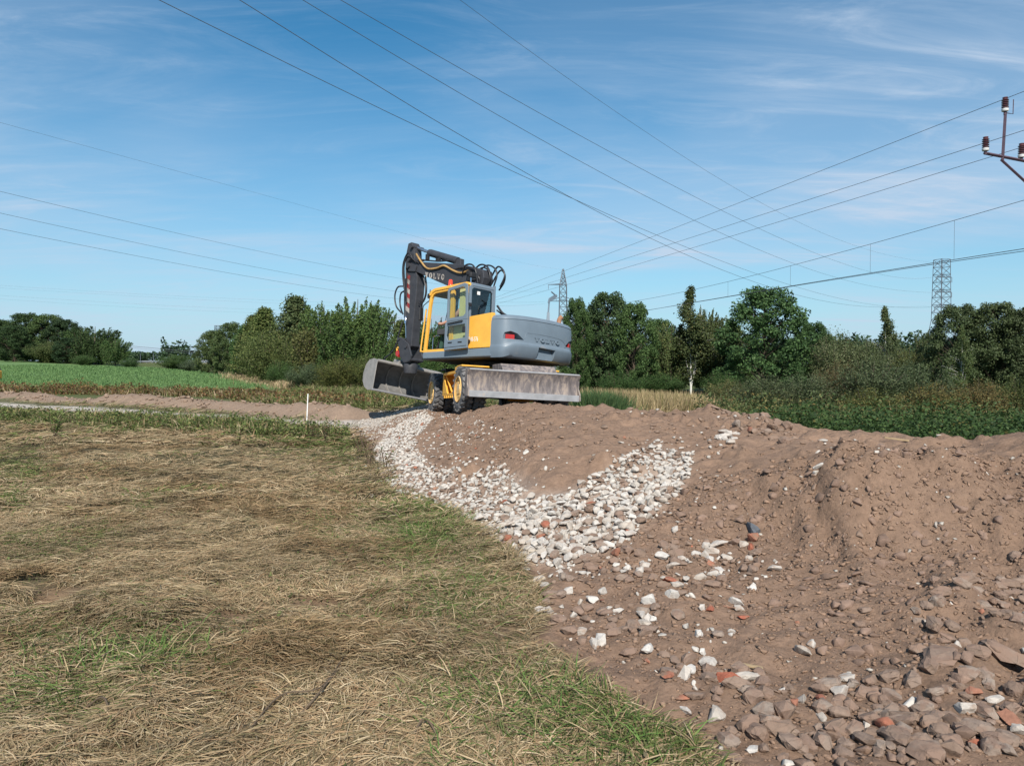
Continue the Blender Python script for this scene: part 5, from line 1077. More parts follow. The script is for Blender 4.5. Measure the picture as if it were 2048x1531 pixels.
def weedmass(name, pts, hts, rads, per, size, pal, wts, label, seed=0):
    cx = []; cy = []; cz = []
    for (x, y), h, r in zip(pts, hts, rads):
        n = per; a = rng.random(n) * 6.28; q = np.sqrt(rng.random(n)) * r; z = rng.random(n) ** .8 * h * (1 - .5 * (q / r) ** 2)
        xx = x + q * np.cos(a); yy = y + q * np.sin(a); cx.append(xx); cy.append(yy); cz.append(hz(xx, yy) + z)
    cx, cy, cz = map(np.concatenate, (cx, cy, cz)); k = (interp(soilw, cx, cy) < .4); cx, cy, cz = cx[k], cy[k], cz[k]
    return leaves(name, cx, cy, cz, size[0] + (size[1] - size[0]) * rng.random(len(cx)), pick(pal, wts, len(cx), .5), label)
def strip(P, n, sig):
    P = np.array([np.asarray(p)[:2] for p in P]); s = np.r_[0, np.cumsum(np.hypot(*np.diff(P, axis=0).T))]; t = rng.random(n) * s[-1]
    return np.stack([np.interp(t, s, P[:, 0]), np.interp(t, s, P[:, 1])], 1) + rng.normal(size=(n, 2)) * sig
x, y = frustum_pts(30000, 2.6, 14); k = region_keep(x, y) & (fbm(x, y, .7, 3, 19.) > .5); x, y = x[k], y[k]
leaves('meadow_herbs', x, y, hz(x, y) + .01 + .05 * rng.random(len(x)), .005 + .012 * rng.random(len(x)) ** 2, pick(GREEN + [(.12, .10, .06), (.20, .15, .09)], [3, 3, 2, 3, 2, 2], len(x), .4), 'small herb leaves and litter between the flattened grass')
pts = strip([on(px, py, 8) for px, py in [(-150, 838), (0, 842), (150, 845), (300, 850), (450, 855), (560, 862), (640, 872)]], 300, (.7, .8))
k = interp(pathw, pts[:, 0], pts[:, 1]) < .3; pts = pts[k]
weedmass('path_side_weeds', pts, .12 + .36 * rng.random(len(pts)) ** 1.5, .22 + .4 * rng.random(len(pts)), 130, (.018, .05), GREEN + [(.20, .19, .07), (.20, .13, .07)], [4, 3, 2, 4, 2, 1], 'low green weeds and grass along the near side of the path')
tufts('path_side_grass', pts[:150], 60, (.15, .45), (.010, .02), 1.1, GREEN + STRAW, [3, 3, 2, 2, 1, 1, 1, 1, 1, 1], .25, 'long grass blades between the weeds by the path')
# dry brown weeds and grass behind the berm, in front of the crop
pts = strip([(-32, 40.5), (-24, 40), (-16, 39.5), (-11, 36), (-7.5, 31.5), (-5.6, 28.5)], 420, (.8, 1.0))
hh = .15 + .45 * rng.random(len(pts)) * (.5 + vnoise(pts[:, 0], pts[:, 1], 3.))
weedmass('brown_dock_weeds', pts, hh, .3 + .4 * rng.random(len(pts)), 110, (.03, .075), [(.16, .085, .04), (.20, .13, .055), (.12, .055, .032), (.15, .15, .05), (.09, .12, .035)], [3, 3, 2, 2, 2], 'rust-brown dead weeds behind the soil berm')
tufts('tall_verge_grass', pts[:260], 40, (.2, .5), (.02, .035), 1.25, STRAW + GREEN + [(.2, .11, .05)], [2, 2, 2, 2, 1, 1, 1, 1, 1, 1, 3], .45, 'tall dry verge grass between crop and berm', droopk=.9)
pts = np.stack([-9 + 9 * rng.random(600), 25.5 + 26 * rng.random(600)], 1); pts[:, 0] -= (pts[:, 1] - 25) * .16; k = (interp(bermw, pts[:, 0], pts[:, 1]) < .3) & (interp(pathw, pts[:, 0], pts[:, 1]) < .2); pts = pts[k]
tufts('rough_grass', pts, 50, (.2, .6), (.018, .035), 1.0, GREEN + STRAW[1:4], [3, 3, 3, 2, 1, 2, 2], .4, 'rough green and tan grass behind the excavator bucket')
weedmass('rough_weeds', pts[:330], .15 + .3 * rng.random(330), .3 + .4 * rng.random(330), 70, (.03, .06), GREEN + [(.2, .12, .06)], [3, 3, 2, 3, 1], 'low weeds behind the bucket')
# crop blades over the field (short cereal), thinning with distance
n = 90000; x = -75 + 62 * rng.random(n); y = 45 * (125 / 45) ** rng.random(n); k = interp(fieldw, x, y) > .6; x, y = x[k], y[k]; n = len(x)
blades('cereal_crop', x, y, .16 + .12 * rng.random(n), (.02 + .02 * rng.random(n)) * (y / 50), rng.random(n) * 6.28, 1.1 + .3 * rng.normal(size=n) * .5, .5 + .5 * rng.random(n), pick([(.125, .215, .080), (.145, .24, .09), (.105, .18, .07), (.18, .25, .10)], [3, 3, 3, .6], n, .25), 2, label='short green cereal crop covering the field')
# tall edge grass at the foot of the trees
pts = np.concatenate([strip([(-33, 92), (-24, 72), (-17.5, 59), (-14.5, 51.5), (-9, 49), (-4, 47)], 260, (.7, 1.2)), strip([(3.9, 33), (8.0, 34)], 120, (.5, 2.0))])
tufts('dry_reed_grass', pts[:260], 36, (.2, .55), (.03, .05), 1.25, STRAW + GREEN[2:], [3, 3, 2, 1, 2, 2, 1, 1], .5, 'tall tan grass along the foot of the left trees', droopk=.6)
tufts('dry_reed_grass', pts[260:], 90, (.45, 1.0), (.022, .035), 1.35, [(.44, .34, .20), (.38, .29, .16), (.32, .25, .13), (.16, .16, .06)], [3, 3, 2, 1], .55, 'pale dry reed grass right of the excavator', droopk=.5)
pts = strip([on(1165, 790, 18), on(1205, 795, 18)], 20, (.3, .8)); pts[:, 1] = 24 + 3 * rng.random(20); pts[:, 0] = (.10 + .035 * rng.random(20)) * pts[:, 1]
tufts('green_reeds', pts, 150, (.5, 1.0), (.018, .03), 1.35, [(.06, .11, .05), (.08, .14, .055), (.10, .15, .06)], [1, 1, 1], .3, 'blue-green reed clump beside the blade', droopk=.5)
# bramble thicket behind the bank
pts = np.stack([2.5 + 13 * rng.random(420), 12.2 + 6.5 * rng.random(420)], 1); k = (pts[:, 0] > 4.3 + (14 - pts[:, 1]) * .75 * (pts[:, 1] < 14)) & (interp(soilw, pts[:, 0], pts[:, 1]) < .1); pts = pts[k]
hb = (1.0 + .5 * vnoise(pts[:, 0], pts[:, 1], 1.5, 4.)) * (.35 + .65 * sstep(3.8, 6.5, pts[:, 0])); 
weedmass('bramble_thicket', pts, hb, .45 + .3 * rng.random(len(pts)), 260, (.022, .048), [(.048, .088, .028), (.062, .108, .034), (.088, .135, .046), (.036, .066, .024), (.13, .12, .04)], [4, 4, 2, 3, .6], 'dense green bramble thicket behind the soil bank')
pts = np.stack([3 + 22 * rng.random(300), 19 + 10 * rng.random(300)], 1); pts = pts[(pts[:, 0] > .26 * pts[:, 1])]
weedmass('tangled_undergrowth', pts, .8 + .7 * rng.random(len(pts)), .5 + .4 * rng.random(len(pts)), 170, (.03, .06), [(.085, .11, .042), (.125, .12, .045), (.15, .11, .04), (.06, .09, .032), (.17, .15, .06)], [4, 3, .8, 4, .8], 'tangled yellowing undergrowth before the shrubs')
tufts('dead_stems', pts[:60], 4, (.6, 1.3), (.012, .02), 1.3, STRAW[:3], [1, 1, 1], .4, 'dead grass stems standing in the undergrowth', droopk=.4)
# dry twigs lying on the near meadow, and a few weed stalks
def stalk(name, label, cat, P, r, mat, twigs=0, grp=None):
    mb = MB().tube(curve_pts(P, 5), [r * (1 - .6 * i / (len(P) * 5)) for i in range((len(P) - 1) * 5 + 1)], 6); o = mb.build(name, mat, None, smooth=60); return tag(o, label, cat, grp)
m_twig = M('dry_twig', (.12, .085, .055), .85, var=.3)
def gp3(px, py, up=.03): g = ground_at(px, py, 2.2); return (g[0], g[1], hz1(g[0], g[1]) + up)
stalk('dry_stalk', 'curved dead weed stalk lying in grass near the bottom centre', 'stalk', [gp3(820, 1490, .02), gp3(850, 1470, .07), gp3(880, 1500, .04), gp3(900, 1540, .02)], .006, m_twig)
stalk('dry_stalk', 'long dead weed stalk lying diagonally in the near meadow', 'stalk', [gp3(480, 1500, .03), gp3(560, 1420, .06), gp3(640, 1400, .06), gp3(690, 1330, .05)], .005, m_twig)
stalk('dry_stalk', 'broken grey stalk on flattened grass left of centre bottom', 'stalk', [gp3(590, 1450, .02), gp3(640, 1410, .06), gp3(680, 1350, .04)], .006, m_twig)
stalk('dry_stalk', 'dark bent stalk in the bottom left of the meadow', 'stalk', [gp3(170, 1430, .03), gp3(210, 1440, .10), gp3(225, 1500, .03)], .006, m_twig)
m_wood = M('weathered_wood', (.30, .22, .13), .85, var=.25)
g = ground_at(1505, 1350); MB().box((0, 0, 0), (.13, .022, .012)).build('wood_splinter', m_wood, None, bevel=.002); o = bpy.data.objects['wood_splinter']; o.location = (g[0], g[1] + .04, g[2] + .035); o.rotation_euler = (.1, .15, -.12)
tag(o, 'splinter of wood behind the long white stone', 'wood')
g = ground_at(1793, 882); o = MB().box((0, 0, 0), (.26, .03, .02)).build('wooden_stick', m_wood, None, bevel=.003); o.location = (g[0], g[1], g[2] + .025); o.rotation_euler = (0, .12, -.25); tag(o, 'brown stick lying on top of the soil bank', 'stick')
# tall weeds beside the bank toe
def weed(px, py, hgt, label, n=5, col=((.13, .085, .05), (.10, .09, .04))):
    g = ground_at(px, py, 5); root = empty('weed_plant', (g[0], g[1], hz1(g[0], g[1])), label, 'weed', 'dry weeds by the bank toe')
    st = MB(); cx = []; 
    for k in range(n):
        a = random.random() * 6.28; top = Vector((math.cos(a) * hgt * .25, math.sin(a) * hgt * .25, hgt * random.uniform(.7, 1)))
        st.tube([(0, 0, 0), tuple(top * .5 + Vector((0, 0, .05))), tuple(top)], [.006, .005, .003], 4)
        for j in range(16):
            t = random.uniform(.4, 1); cx.append(tuple(top * t + Vector((random.gauss(0, .04), random.gauss(0, .04), random.gauss(0, .03)))))
    o = st.build('stems', m_twig, root); o['kind'] = 'stuff'
    cx = np.array(cx); leaves('leaves', cx[:, 0], cx[:, 1], cx[:, 2], .012 + .02 * rng.random(len(cx)), pick(col, [1] * len(col), len(cx)), kind='stuff', parent=root)
weed(738, 935, .62, 'tallest dry weed standing at the left toe of the bank', 7)
weed(720, 915, .42, 'shorter dry weed just left of the tallest one', 5)
weed(650, 885, .45, 'dry weed in front of the path right of the white post', 5)
weed(625, 880, .38, 'dry weed close beside the white post', 5)
weed(770, 945, .35, 'small weed at the edge of the white rubble', 4, ((.09, .12, .04), (.13, .10, .05)))
weed(110, 880, .5, 'bushy green weed in the left meadow before the path', 14, ((.08, .14, .035), (.11, .16, .05), (.15, .13, .05)))
# ------------------------------------------------------------------ trees and shrubs
m_bark = M('bark_brown', (.10, .075, .055), .9, var=.3, bump=.3, bscale=12)
m_birch = M('birch_bark', (.62, .60, .56), .8, var=.15, scale=5, dirt=(.06, .05, .045), dirt_amt=.22, dirt_scale=9)
PAL = {
 'dark': ([(.032, .060, .022), (.044, .078, .028), (.060, .098, .036), (.024, .044, .018)], [3, 4, 2, 3]),
 'mid': ([(.055, .095, .030), (.075, .12, .036), (.095, .145, .045), (.038, .068, .022)], [3, 4, 2, 3]),
 'olive': ([(.085, .105, .036), (.105, .125, .042), (.135, .145, .055), (.055, .075, .026)], [3, 3, 2, 3]),
 'silver': ([(.115, .14, .075), (.15, .175, .105), (.085, .11, .052), (.055, .075, .035)], [3, 2.5, 3, 3]),
 'birch': ([(.080, .108, .042), (.105, .13, .05), (.06, .08, .034), (.13, .12, .045)], [3, 3, 3, .5]),
 'rusty': ([(.105, .09, .038), (.12, .11, .045), (.08, .085, .034), (.15, .115, .042)], [3, 3, 3, 1])}
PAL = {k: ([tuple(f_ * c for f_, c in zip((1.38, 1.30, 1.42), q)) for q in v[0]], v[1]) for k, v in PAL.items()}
def leafcloud(P, D, size, pal, up, sz_j=.5, asp=.6):
    """P points, D preferred outward normals"""
    n = len(P); nrm = rng.normal(size=(n, 3)) * .75 + D * .8; nrm[:, 2] += up; nrm /= np.linalg.norm(nrm, axis=1, keepdims=True)
    t = rng.normal(size=(n, 3)); t -= nrm * (t * nrm).sum(1, keepdims=True); t /= np.linalg.norm(t, axis=1, keepdims=True); b = np.cross(nrm, t)
    s = (size * (1 - sz_j / 2 + sz_j * rng.random(n)))[:, None]
    V = np.stack([P - t * s, P + b * s * asp, P + t * s, P - b * s * asp], 1).reshape(-1, 3); return V, np.repeat(pick(pal[0], pal[1], n, .35), 4, 0)
def make_tree(kind, seed, pal, nleaf=9000):
    """returns (trunk mesh, crown mesh) for a tree of height 1 (crown half-width ~ .36)"""
    r = np.random.default_rng(seed); tr = MB(); Pts = []; Dir = []; size = .0118
    if kind == 'round':
        hw = .37; nb = 120
        tr.tube([(0, 0, -.02), (.005, 0, .15), (.0, .01, .45), (.01, 0, .8)], [.026, .020, .014, .004], 7)
        for i in range(nb):
            z = .06 + .92 * (i + .5) / nb; a = i * 2.399 + r.normal() * .3
            env = hw * (math.sin(math.pi * min(1, (z + .10) / 1.12) ** .9) ** .62) * (.80 + .32 * r.random()); q = env * (0.95 if r.random() < .72 else r.random())
            c = np.array([q * math.cos(a), q * math.sin(a), z]); tr.tube([(0, 0, max(.1, z - q * .7)), tuple(c * [.5, .5, 1] - [0, 0, q * .25]), tuple(c)], [.004, .003, .001], 4)
            m = int(nleaf / nb); rad = .062 + .035 * r.random(); d = r.normal(size=(m, 3)); d /= np.linalg.norm(d, axis=1, keepdims=True); Pts.append(c + d * rad * (r.random((m, 1)) ** .45) * [1, 1, .75]); Dir.append(d)
    elif kind == 'birch':
        tr.tube([(0, 0, -.02), (.01, 0, .3), (.0, .01, .6), (.012, 0, .98)], [.0085, .007, .0045, .0012], 7); size = .0088
        lead = [(0.0, 0.0, 1.0)] + [(.10 * math.cos(q_), .10 * math.sin(q_), .62 + .2 * r.random()) for q_ in r.random(4) * 6.28]
        nbr = 130
        for i in range(nbr):
            lx, ly, lh = lead[0] if i % 2 == 0 else lead[1 + (i // 2) % 4]
            f_ = .20 + .79 * ((i * 0.618) % 1.0); z = f_ * lh; a = i * 2.399 + r.normal() * .5
            env = (.30 if i % 2 == 0 else .20) * (1 - f_) ** .9 * min(1, .35 + f_ * 2.2) + .006; env *= .3 + .95 * r.random()
            st = np.array([lx * f_, ly * f_, z]); tip = st + np.array([env * math.cos(a), env * math.sin(a), env * .45]); tr.tube([tuple(st), tuple((st + tip) / 2 + [0, 0, .015]), tuple(tip)], [.0022, .0016, .0007], 4)
            m = int(nleaf / nbr); t = r.random((m, 1)) ** .6; sg = .010 + .035 * (1 - f_); base = st + (tip - st) * t + r.normal(size=(m, 3)) * [sg, sg, .016]; base[:, 2] -= r.random(m) ** 2 * .09 * t[:, 0] * (1 - f_ * .7); Pts.append(base); d = base - [0, 0, z]; Dir.append(d / (np.linalg.norm(d, axis=1, keepdims=True) + 1e-6))
        for lx, ly, lh in lead[1:]: tr.tube([(0, 0, .05), (lx * .5, ly * .5, lh * .5), (lx, ly, lh)], [.0032, .0022, .0006], 5)
    elif kind == 'upright':      # poplar-like, many rising shoots, feathery top
        tr.tube([(0, 0, -.02), (0, 0, .5), (.01, 0, .9)], [.018, .012, .003], 6)
        ns = 120
        for i in range(ns):
            a = r.random() * 6.283; q = .26 * math.sqrt(r.random()); z0 = .06 + .62 * r.random(); L = (.20 + .20 * r.random()) * (1.15 - q * 1.3); lean = .25 + .5 * q / .26
            st = np.array([q * math.cos(a), q * math.sin(a), z0]); dr = np.array([math.cos(a) * lean * .6 + .12, math.sin(a) * lean * .6, 1.0]); dr /= np.linalg.norm(dr); tip = st + dr * L; tip[2] = min(tip[2], 1.0 - .9 * q + .04 * r.random())
            tr.tube([tuple(st), tuple((st + tip) / 2), tuple(tip)], [.004, .003, .001], 3)
            m = int(nleaf / ns); t = r.random((m, 1)); base = st + (tip - st) * t + r.normal(size=(m, 3)) * (.034 * (1.15 - t)); Pts.append(base); d = r.normal(size=(m, 3)) * .5 + [math.cos(a), math.sin(a), .3]; Dir.append(d / np.linalg.norm(d, axis=1, keepdims=True))
    elif kind == 'willow':       # many-stemmed shrub
        ns = 130
        for i in range(ns):
            a = r.random() * 6.283; sp = math.sqrt(r.random()); tip = np.array([.46 * sp * math.cos(a), .46 * sp * math.sin(a), (.30 + .66 * r.random() ** .6) * (1 - .35 * sp ** 2)]); st = np.array([.10 * math.cos(a), .10 * math.sin(a), 0.0])
            mid = (st + tip) / 2 * [.75, .75, 1.15]; 
            if i < 40: tr.tube([tuple(st), tuple(mid), tuple(tip)], [.008, .005, .0015], 4)
            m = int(nleaf / ns); t = r.random((m, 1)); base = (1 - t) ** 2 * st + 2 * t * (1 - t) * mid + t * t * tip; base += r.normal(size=(m, 3)) * .038; base[:, 2] = np.abs(base[:, 2]); Pts.append(base); d = r.normal(size=(m, 3)) * .5 + [math.cos(a), math.sin(a), .6]; Dir.append(d / np.linalg.norm(d, axis=1, keepdims=True))
    elif kind == 'spiky':        # conical top
        tr.tube([(0, 0, -.02), (0, 0, .5), (.02, 0, .99)], [.016, .011, .002], 6)
        for i in range(100):
            z = .10 + .88 * (i + .5) / 100; a = i * 2.399; env = .27 * (1 - z) ** .75 * (.7 + .5 * r.random()) + .012; st = np.array([0.02 * z, 0, z]); tip = np.array([env * math.cos(a) + .02, env * math.sin(a), z + env * .25])
            tr.tube([tuple(st), tuple(tip)], [.004, .001], 3); m = int(nleaf / 100); t = r.random((m, 1)) ** .7; base = st + (tip - st) * t + r.normal(size=(m, 3)) * .022; Pts.append(base); d = r.normal(size=(m, 3)) * .5 + [math.cos(a), math.sin(a), .4]; Dir.append(d / np.linalg.norm(d, axis=1, keepdims=True))
    P = np.concatenate(Pts); D = np.concatenate(Dir); V, C = leafcloud(P, D, np.full(len(P), size), PAL[pal], .35)
    crown = npmesh('crown_' + kind, V, np.arange(len(V)).reshape(-1, 4), 4, C, m_leaf)
    tm_ = tr.mesh('trunk_' + kind); tm_.materials.append(m_birch if kind == 'birch' else m_bark); return tm_, crown
TV = {}
def variant(kind, seed, pal, n=9000):
    k = (kind, seed, pal)
    if k not in TV: TV[k] = make_tree(kind, seed, pal, n)
    return TV[k]
def tree(name, label, px, base, top, hw, d, kind, seed, pal, grp, cat='tree', n=9000, tint=(1, 1, 1), sy=None):
    """px: picture column of the trunk, top: picture row of its tip, hw: half width in picture pixels, d: distance"""
    g = W(px, base, d); gx, gy = g[0], g[1]; z = hz1(gx, gy); topz = W(px, top, d)[2]; H = max(topz - z, .5); Wd = hw * d / FPX
    t, c = variant(kind, seed, pal, n); ref = {'round': .40, 'birch': .23, 'upright': .34, 'willow': .47, 'spiky': .26}[kind]
    root = empty(name, (gx, gy, z), label, cat, grp); sxy = Wd / ref; root.scale = (sxy, (sy or 1) * sxy, H); root.rotation_euler = (0, 0, random.uniform(0, 6.28) if kind not in ('upright',) else random.uniform(-.6, .6))
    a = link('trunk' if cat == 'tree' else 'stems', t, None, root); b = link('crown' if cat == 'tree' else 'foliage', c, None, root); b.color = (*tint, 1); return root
GL, GM_, GR_, GS = 'trees at the far end of the field', 'trees left of the excavator', 'trees right of the excavator', 'shrubs behind the bank'
TL = [
 # far left grove behind the field
 ('broadleaf_tree', 'dark tree at the far left edge of the far grove', 2, 722, 640, 42, 150, 'round', 1, 'dark', GL, (1, 1, 1)),
 ('broadleaf_tree', 'tallest rounded tree of the far left grove', 52, 724, 627, 44, 150, 'round', 2, 'dark', GL, (1.15, 1.1, 1)),
 ('broadleaf_tree', 'rounded tree second from the tallest in the far left grove', 96, 726, 630, 44, 148, 'round', 3, 'mid', GL, (.85, .85, .9)),
 ('broadleaf_tree', 'dark-topped tree in the middle of the far left grove', 130, 728, 639, 36, 146, 'round', 1, 'dark', GL, (.8, .8, .9)),
 ('poplar_tree', 'feathery upright tree right of the far grove middle', 160, 730, 650, 30, 140, 'upright', 4, 'mid', GL, (.85, .9, .9)),
 ('poplar_tree', 'broad feathery tree near the right end of the far grove', 190, 734, 644, 40, 134, 'upright', 5, 'dark', GL, (1.15, 1.1, 1.0)),
 ('poplar_tree', 'small slanting feathery tree at the right end of the far grove', 231, 738, 672, 26, 128, 'upright', 4, 'mid', GL, (.9, .95, .95)),
 ('round_shrub', 'pale green rounded shrub in front of the far left grove', 98, 726, 676, 42, 138, 'willow', 6, 'olive', GL, (.85, .95, .9)),
 ('round_shrub', 'small dark shrub at the foot of the far left grove', 170, 732, 706, 22, 128, 'willow', 7, 'mid', GL, (.8, .9, .9)),
 ('round_shrub', 'low dark shrub where the far grove ends', 262, 740, 712, 20, 122, 'willow', 6, 'mid', GL, (.75, .85, .9)),
 ('broadleaf_tree', 'dark filling tree between the rounded trees of the far grove', 28, 722, 652, 34, 140, 'round', 3, 'dark', GL, (.9, .9, .9)),
 ('broadleaf_tree', 'shadowy tree low in the far grove beside the shrub', 140, 728, 675, 30, 136, 'round', 2, 'dark', GL, (.75, .8, .9)),
 # centre far
 ('round_shrub', 'low green shrub by the field corner in the distance', 352, 742, 704, 38, 118, 'willow', 7, 'mid', GL, (.95, 1, .95)),
 ('round_shrub', 'greyish low bush at the foot of the sunlit trees', 385, 744, 716, 26, 106, 'willow', 6, 'silver', GL, (.7, .8, .75)),
 # mid-left group
 ('sunlit_alder', 'sunlit round tree at the left end of the middle group', 428, 744, 662, 34, 96, 'round', 3, 'olive', GM_, (.8, .95, .95)),
 ('sunlit_alder', 'taller sunlit round tree just right of the leftmost one', 462, 746, 646, 36, 92, 'round', 2, 'olive', GM_, (.72, .9, .9)),
 ('sunlit_alder', 'dark green tree below the first conical tip', 498, 750, 650, 34, 82, 'round', 1, 'mid', GM_, (.8, .9, .9)),
 ('conical_tree', 'small conical tip rising left in the middle group', 504, 750, 632, 42, 80, 'spiky', 8, 'olive', GM_, (.85, .9, .8)),
 ('conical_tree', 'larger conical tip rising above the big willow', 532, 755, 617, 50, 74, 'spiky', 9, 'olive', GM_, (.85, .95, .8)),
 ('willow_tree', 'big rounded olive willow left of the tallest trees', 548, 764, 640, 58, 62, 'willow', 10, 'olive', GM_, (.85, .92, .82)),
 ('birch_tree', 'dark wind-bent birch tip above the middle group', 597, 770, 594, 60, 64, 'spiky', 11, 'birch', GM_, (.8, .85, .85)),
 ('aspen_tree', 'loose feathery aspen between the birch tip and the tallest aspen', 648, 772, 592, 44, 60, 'upright', 12, 'mid', GM_, (1.0, 1.0, .95)),
 ('aspen_tree', 'broad olive aspen with a yellowed patch below its middle', 640, 776, 640, 52, 56, 'upright', 13, 'olive', GM_, (.95, .88, .85)),
 ('aspen_tree', 'tallest feathery aspen of the middle group', 715, 782, 578, 52, 54, 'upright', 14, 'mid', GM_, (1.1, 1.1, 1.0)),
 ('aspen_tree', 'feathery aspen nearest the bucket with spiky shoots', 748, 782, 592, 36, 53, 'upright', 12, 'mid', GM_, (.95, 1.0, .95)),
 ('aspen_tree', 'dense green aspen filling the space below the tallest one', 690, 782, 632, 56, 53, 'upright', 15, 'mid', GM_, (.85, .9, .85)),
 ('willow_shrub', 'grey-green willow shrub low in front of the middle trees', 612, 776, 718, 42, 50, 'willow', 16, 'silver', GM_, (.62, .72, .62)),
 ('willow_shrub', 'olive shrub with yellow patches before the tallest aspen', 672, 788, 705, 44, 47, 'willow', 17, 'olive', GM_, (.85, .82, .65)),
 ('willow_shrub', 'dark olive shrub at the right foot of the middle trees', 728, 782, 700, 44, 49, 'willow', 10, 'olive', GM_, (.70, .75, .65)),
 ('willow_shrub', 'dark shrub at the left foot of the big willow', 562, 766, 715, 34, 57, 'willow', 17, 'mid', GM_, (.7, .8, .75)),
 ('willow_shrub', 'green shrub seen under the excavator arm', 775, 775, 685, 34, 60, 'willow', 16, 'mid', GM_, (.85, .9, .85)),
 ('conical_tree', 'pointed tree seen left of the excavator stick', 800, 775, 642, 46, 66, 'spiky', 8, 'olive', GM_, (.9, 1, .9)),
 ('aspen_tree', 'leafy tree seen through the excavator cab', 862, 778, 622, 38, 58, 'upright', 14, 'mid', GM_, (.85, .95, .85)),
 ('aspen_tree', 'leafy tree behind the excavator cab', 905, 780, 640, 36, 60, 'upright', 13, 'mid', GM_, (.8, .9, .85)),
 ('willow_shrub', 'shrub visible below the excavator deck', 840, 780, 700, 40, 56, 'willow', 10, 'mid', GM_, (.75, .85, .75)),
 # right group
 ('alder_tree', 'tree with a bushy top beside the exhaust pipe', 1152, 790, 598, 32, 54, 'round', 2, 'mid', GR_, (.72, .8, .78)),
 ('oak_tree', 'broad dark tree right of the counterweight', 1215, 792, 587, 58, 56, 'round', 3, 'dark', GR_, (1.1, 1.05, 1.1)),
 ('oak_tree', 'tree with loose outer twigs left of the slender birch', 1268, 792, 608, 46, 54, 'round', 1, 'mid', GR_, (.72, .78, .78)),
 ('birch_tree', 'pale low birch between the loose-twigged tree and the tall birch', 1342, 788, 630, 38, 58, 'upright', 14, 'birch', GR_, (.95, 1.02, .9)),
 ('birch_tree', 'tall birch with a bright white trunk foot', 1382, 788, 573, 40, 56, 'birch', 21, 'birch', GR_, (.72, .75, .70)),
 ('birch_tree', 'slim birch close right of the white-footed one', 1412, 788, 600, 30, 57, 'upright', 12, 'birch', GR_, (.75, .80, .72)),
 ('birch_tree', 'drooping birch next to the big dark round tree', 1442, 788, 618, 34, 58, 'upright', 13, 'birch', GR_, (.85, .92, .8)),
 ('maple_tree', 'big dark green round maple, the densest tree on the right', 1530, 802, 577, 86, 52, 'round', 22, 'dark', GR_, (1.15, 1.25, 1.15)),
 ('maple_tree', 'smaller dark tree leaning on the big round maple', 1625, 800, 646, 44, 54, 'round', 2, 'dark', GR_, (1.1, 1.2, 1.1)),
 ('willow_tree', 'pale silvery willow right of the maple', 1672, 800, 645, 54, 50, 'willow', 23, 'silver', GR_, (.85, .85, .7)),
 ('willow_tree', 'second silvery willow below the lone thin birch', 1730, 800, 660, 52, 50, 'willow', 24, 'silver', GR_, (.72, .76, .62)),
 ('birch_tree', 'lone thin birch standing above the willows', 1768, 800, 613, 30, 56, 'birch', 20, 'birch', GR_, (.78, .84, .85)),
 ('willow_tree', 'olive willow in the dip left of the lattice tower', 1812, 802, 682, 44, 50, 'willow', 10, 'olive', GR_, (.75, .75, .68)),
 ('birch_tree', 'small pointed birch at the foot of the lattice tower', 1853, 800, 648, 26, 54, 'upright', 14, 'birch', GR_, (.7, .78, .75)),
 ('poplar_tree', 'tall bushy tree with pale leaves right of the tower', 1915, 802, 612, 62, 48, 'round', 3, 'silver', GR_, (.62, .72, .56)),
 ('poplar_tree', 'tall bushy tree near the right edge', 1990, 802, 606, 62, 47, 'round', 22, 'silver', GR_, (.60, .68, .52)),
 ('poplar_tree', 'tall tree cut by the right edge of the picture', 2060, 802, 615, 60, 46, 'round', 2, 'silver', GR_, (.55, .62, .5)),
 ('birch_tree', 'thin pale-stemmed birch before the bushy trees on the right', 1922, 802, 650, 22, 44, 'birch', 20, 'birch', GR_, (.75, .85, .75)),
 # dark fill behind the right group
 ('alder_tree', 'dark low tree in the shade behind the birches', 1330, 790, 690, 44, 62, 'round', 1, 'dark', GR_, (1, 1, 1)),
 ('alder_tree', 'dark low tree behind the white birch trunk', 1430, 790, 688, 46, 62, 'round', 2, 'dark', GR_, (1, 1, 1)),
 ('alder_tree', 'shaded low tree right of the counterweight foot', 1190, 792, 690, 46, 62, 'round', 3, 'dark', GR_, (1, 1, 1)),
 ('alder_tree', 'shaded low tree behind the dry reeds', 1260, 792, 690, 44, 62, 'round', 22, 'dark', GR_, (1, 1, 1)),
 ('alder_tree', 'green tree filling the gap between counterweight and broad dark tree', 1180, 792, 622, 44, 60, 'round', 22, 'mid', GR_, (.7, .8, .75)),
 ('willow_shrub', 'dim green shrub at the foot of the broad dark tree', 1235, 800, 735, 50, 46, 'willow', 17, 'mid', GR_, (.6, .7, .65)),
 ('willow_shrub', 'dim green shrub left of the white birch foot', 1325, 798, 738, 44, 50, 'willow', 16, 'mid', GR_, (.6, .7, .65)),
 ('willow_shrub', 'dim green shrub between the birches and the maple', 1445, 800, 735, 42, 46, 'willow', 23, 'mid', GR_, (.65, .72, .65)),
 ('willow_tree', 'olive willow filling in behind the reddish shrub', 1700, 800, 668, 50, 56, 'willow', 10, 'olive', GR_, (.8, .82, .75)),
 ('willow_tree', 'dull willow right below the lone thin birch', 1780, 802, 680, 50, 54, 'willow', 17, 'silver', GR_, (.65, .7, .6)),
 ('willow_tree', 'dark willow at the left foot of the bushy trees', 1880, 802, 675, 46, 52, 'willow', 23, 'olive', GR_, (.7, .75, .65)),
 ('willow_tree', 'broad bushy willow joining the conical tips', 520, 756, 655, 46, 72, 'willow', 24, 'olive', GM_, (.75, .85, .75)),
 ('willow_tree', 'bushy willow under the dark birch tip', 598, 772, 648, 48, 60, 'willow', 23, 'olive', GM_, (.75, .82, .72)),
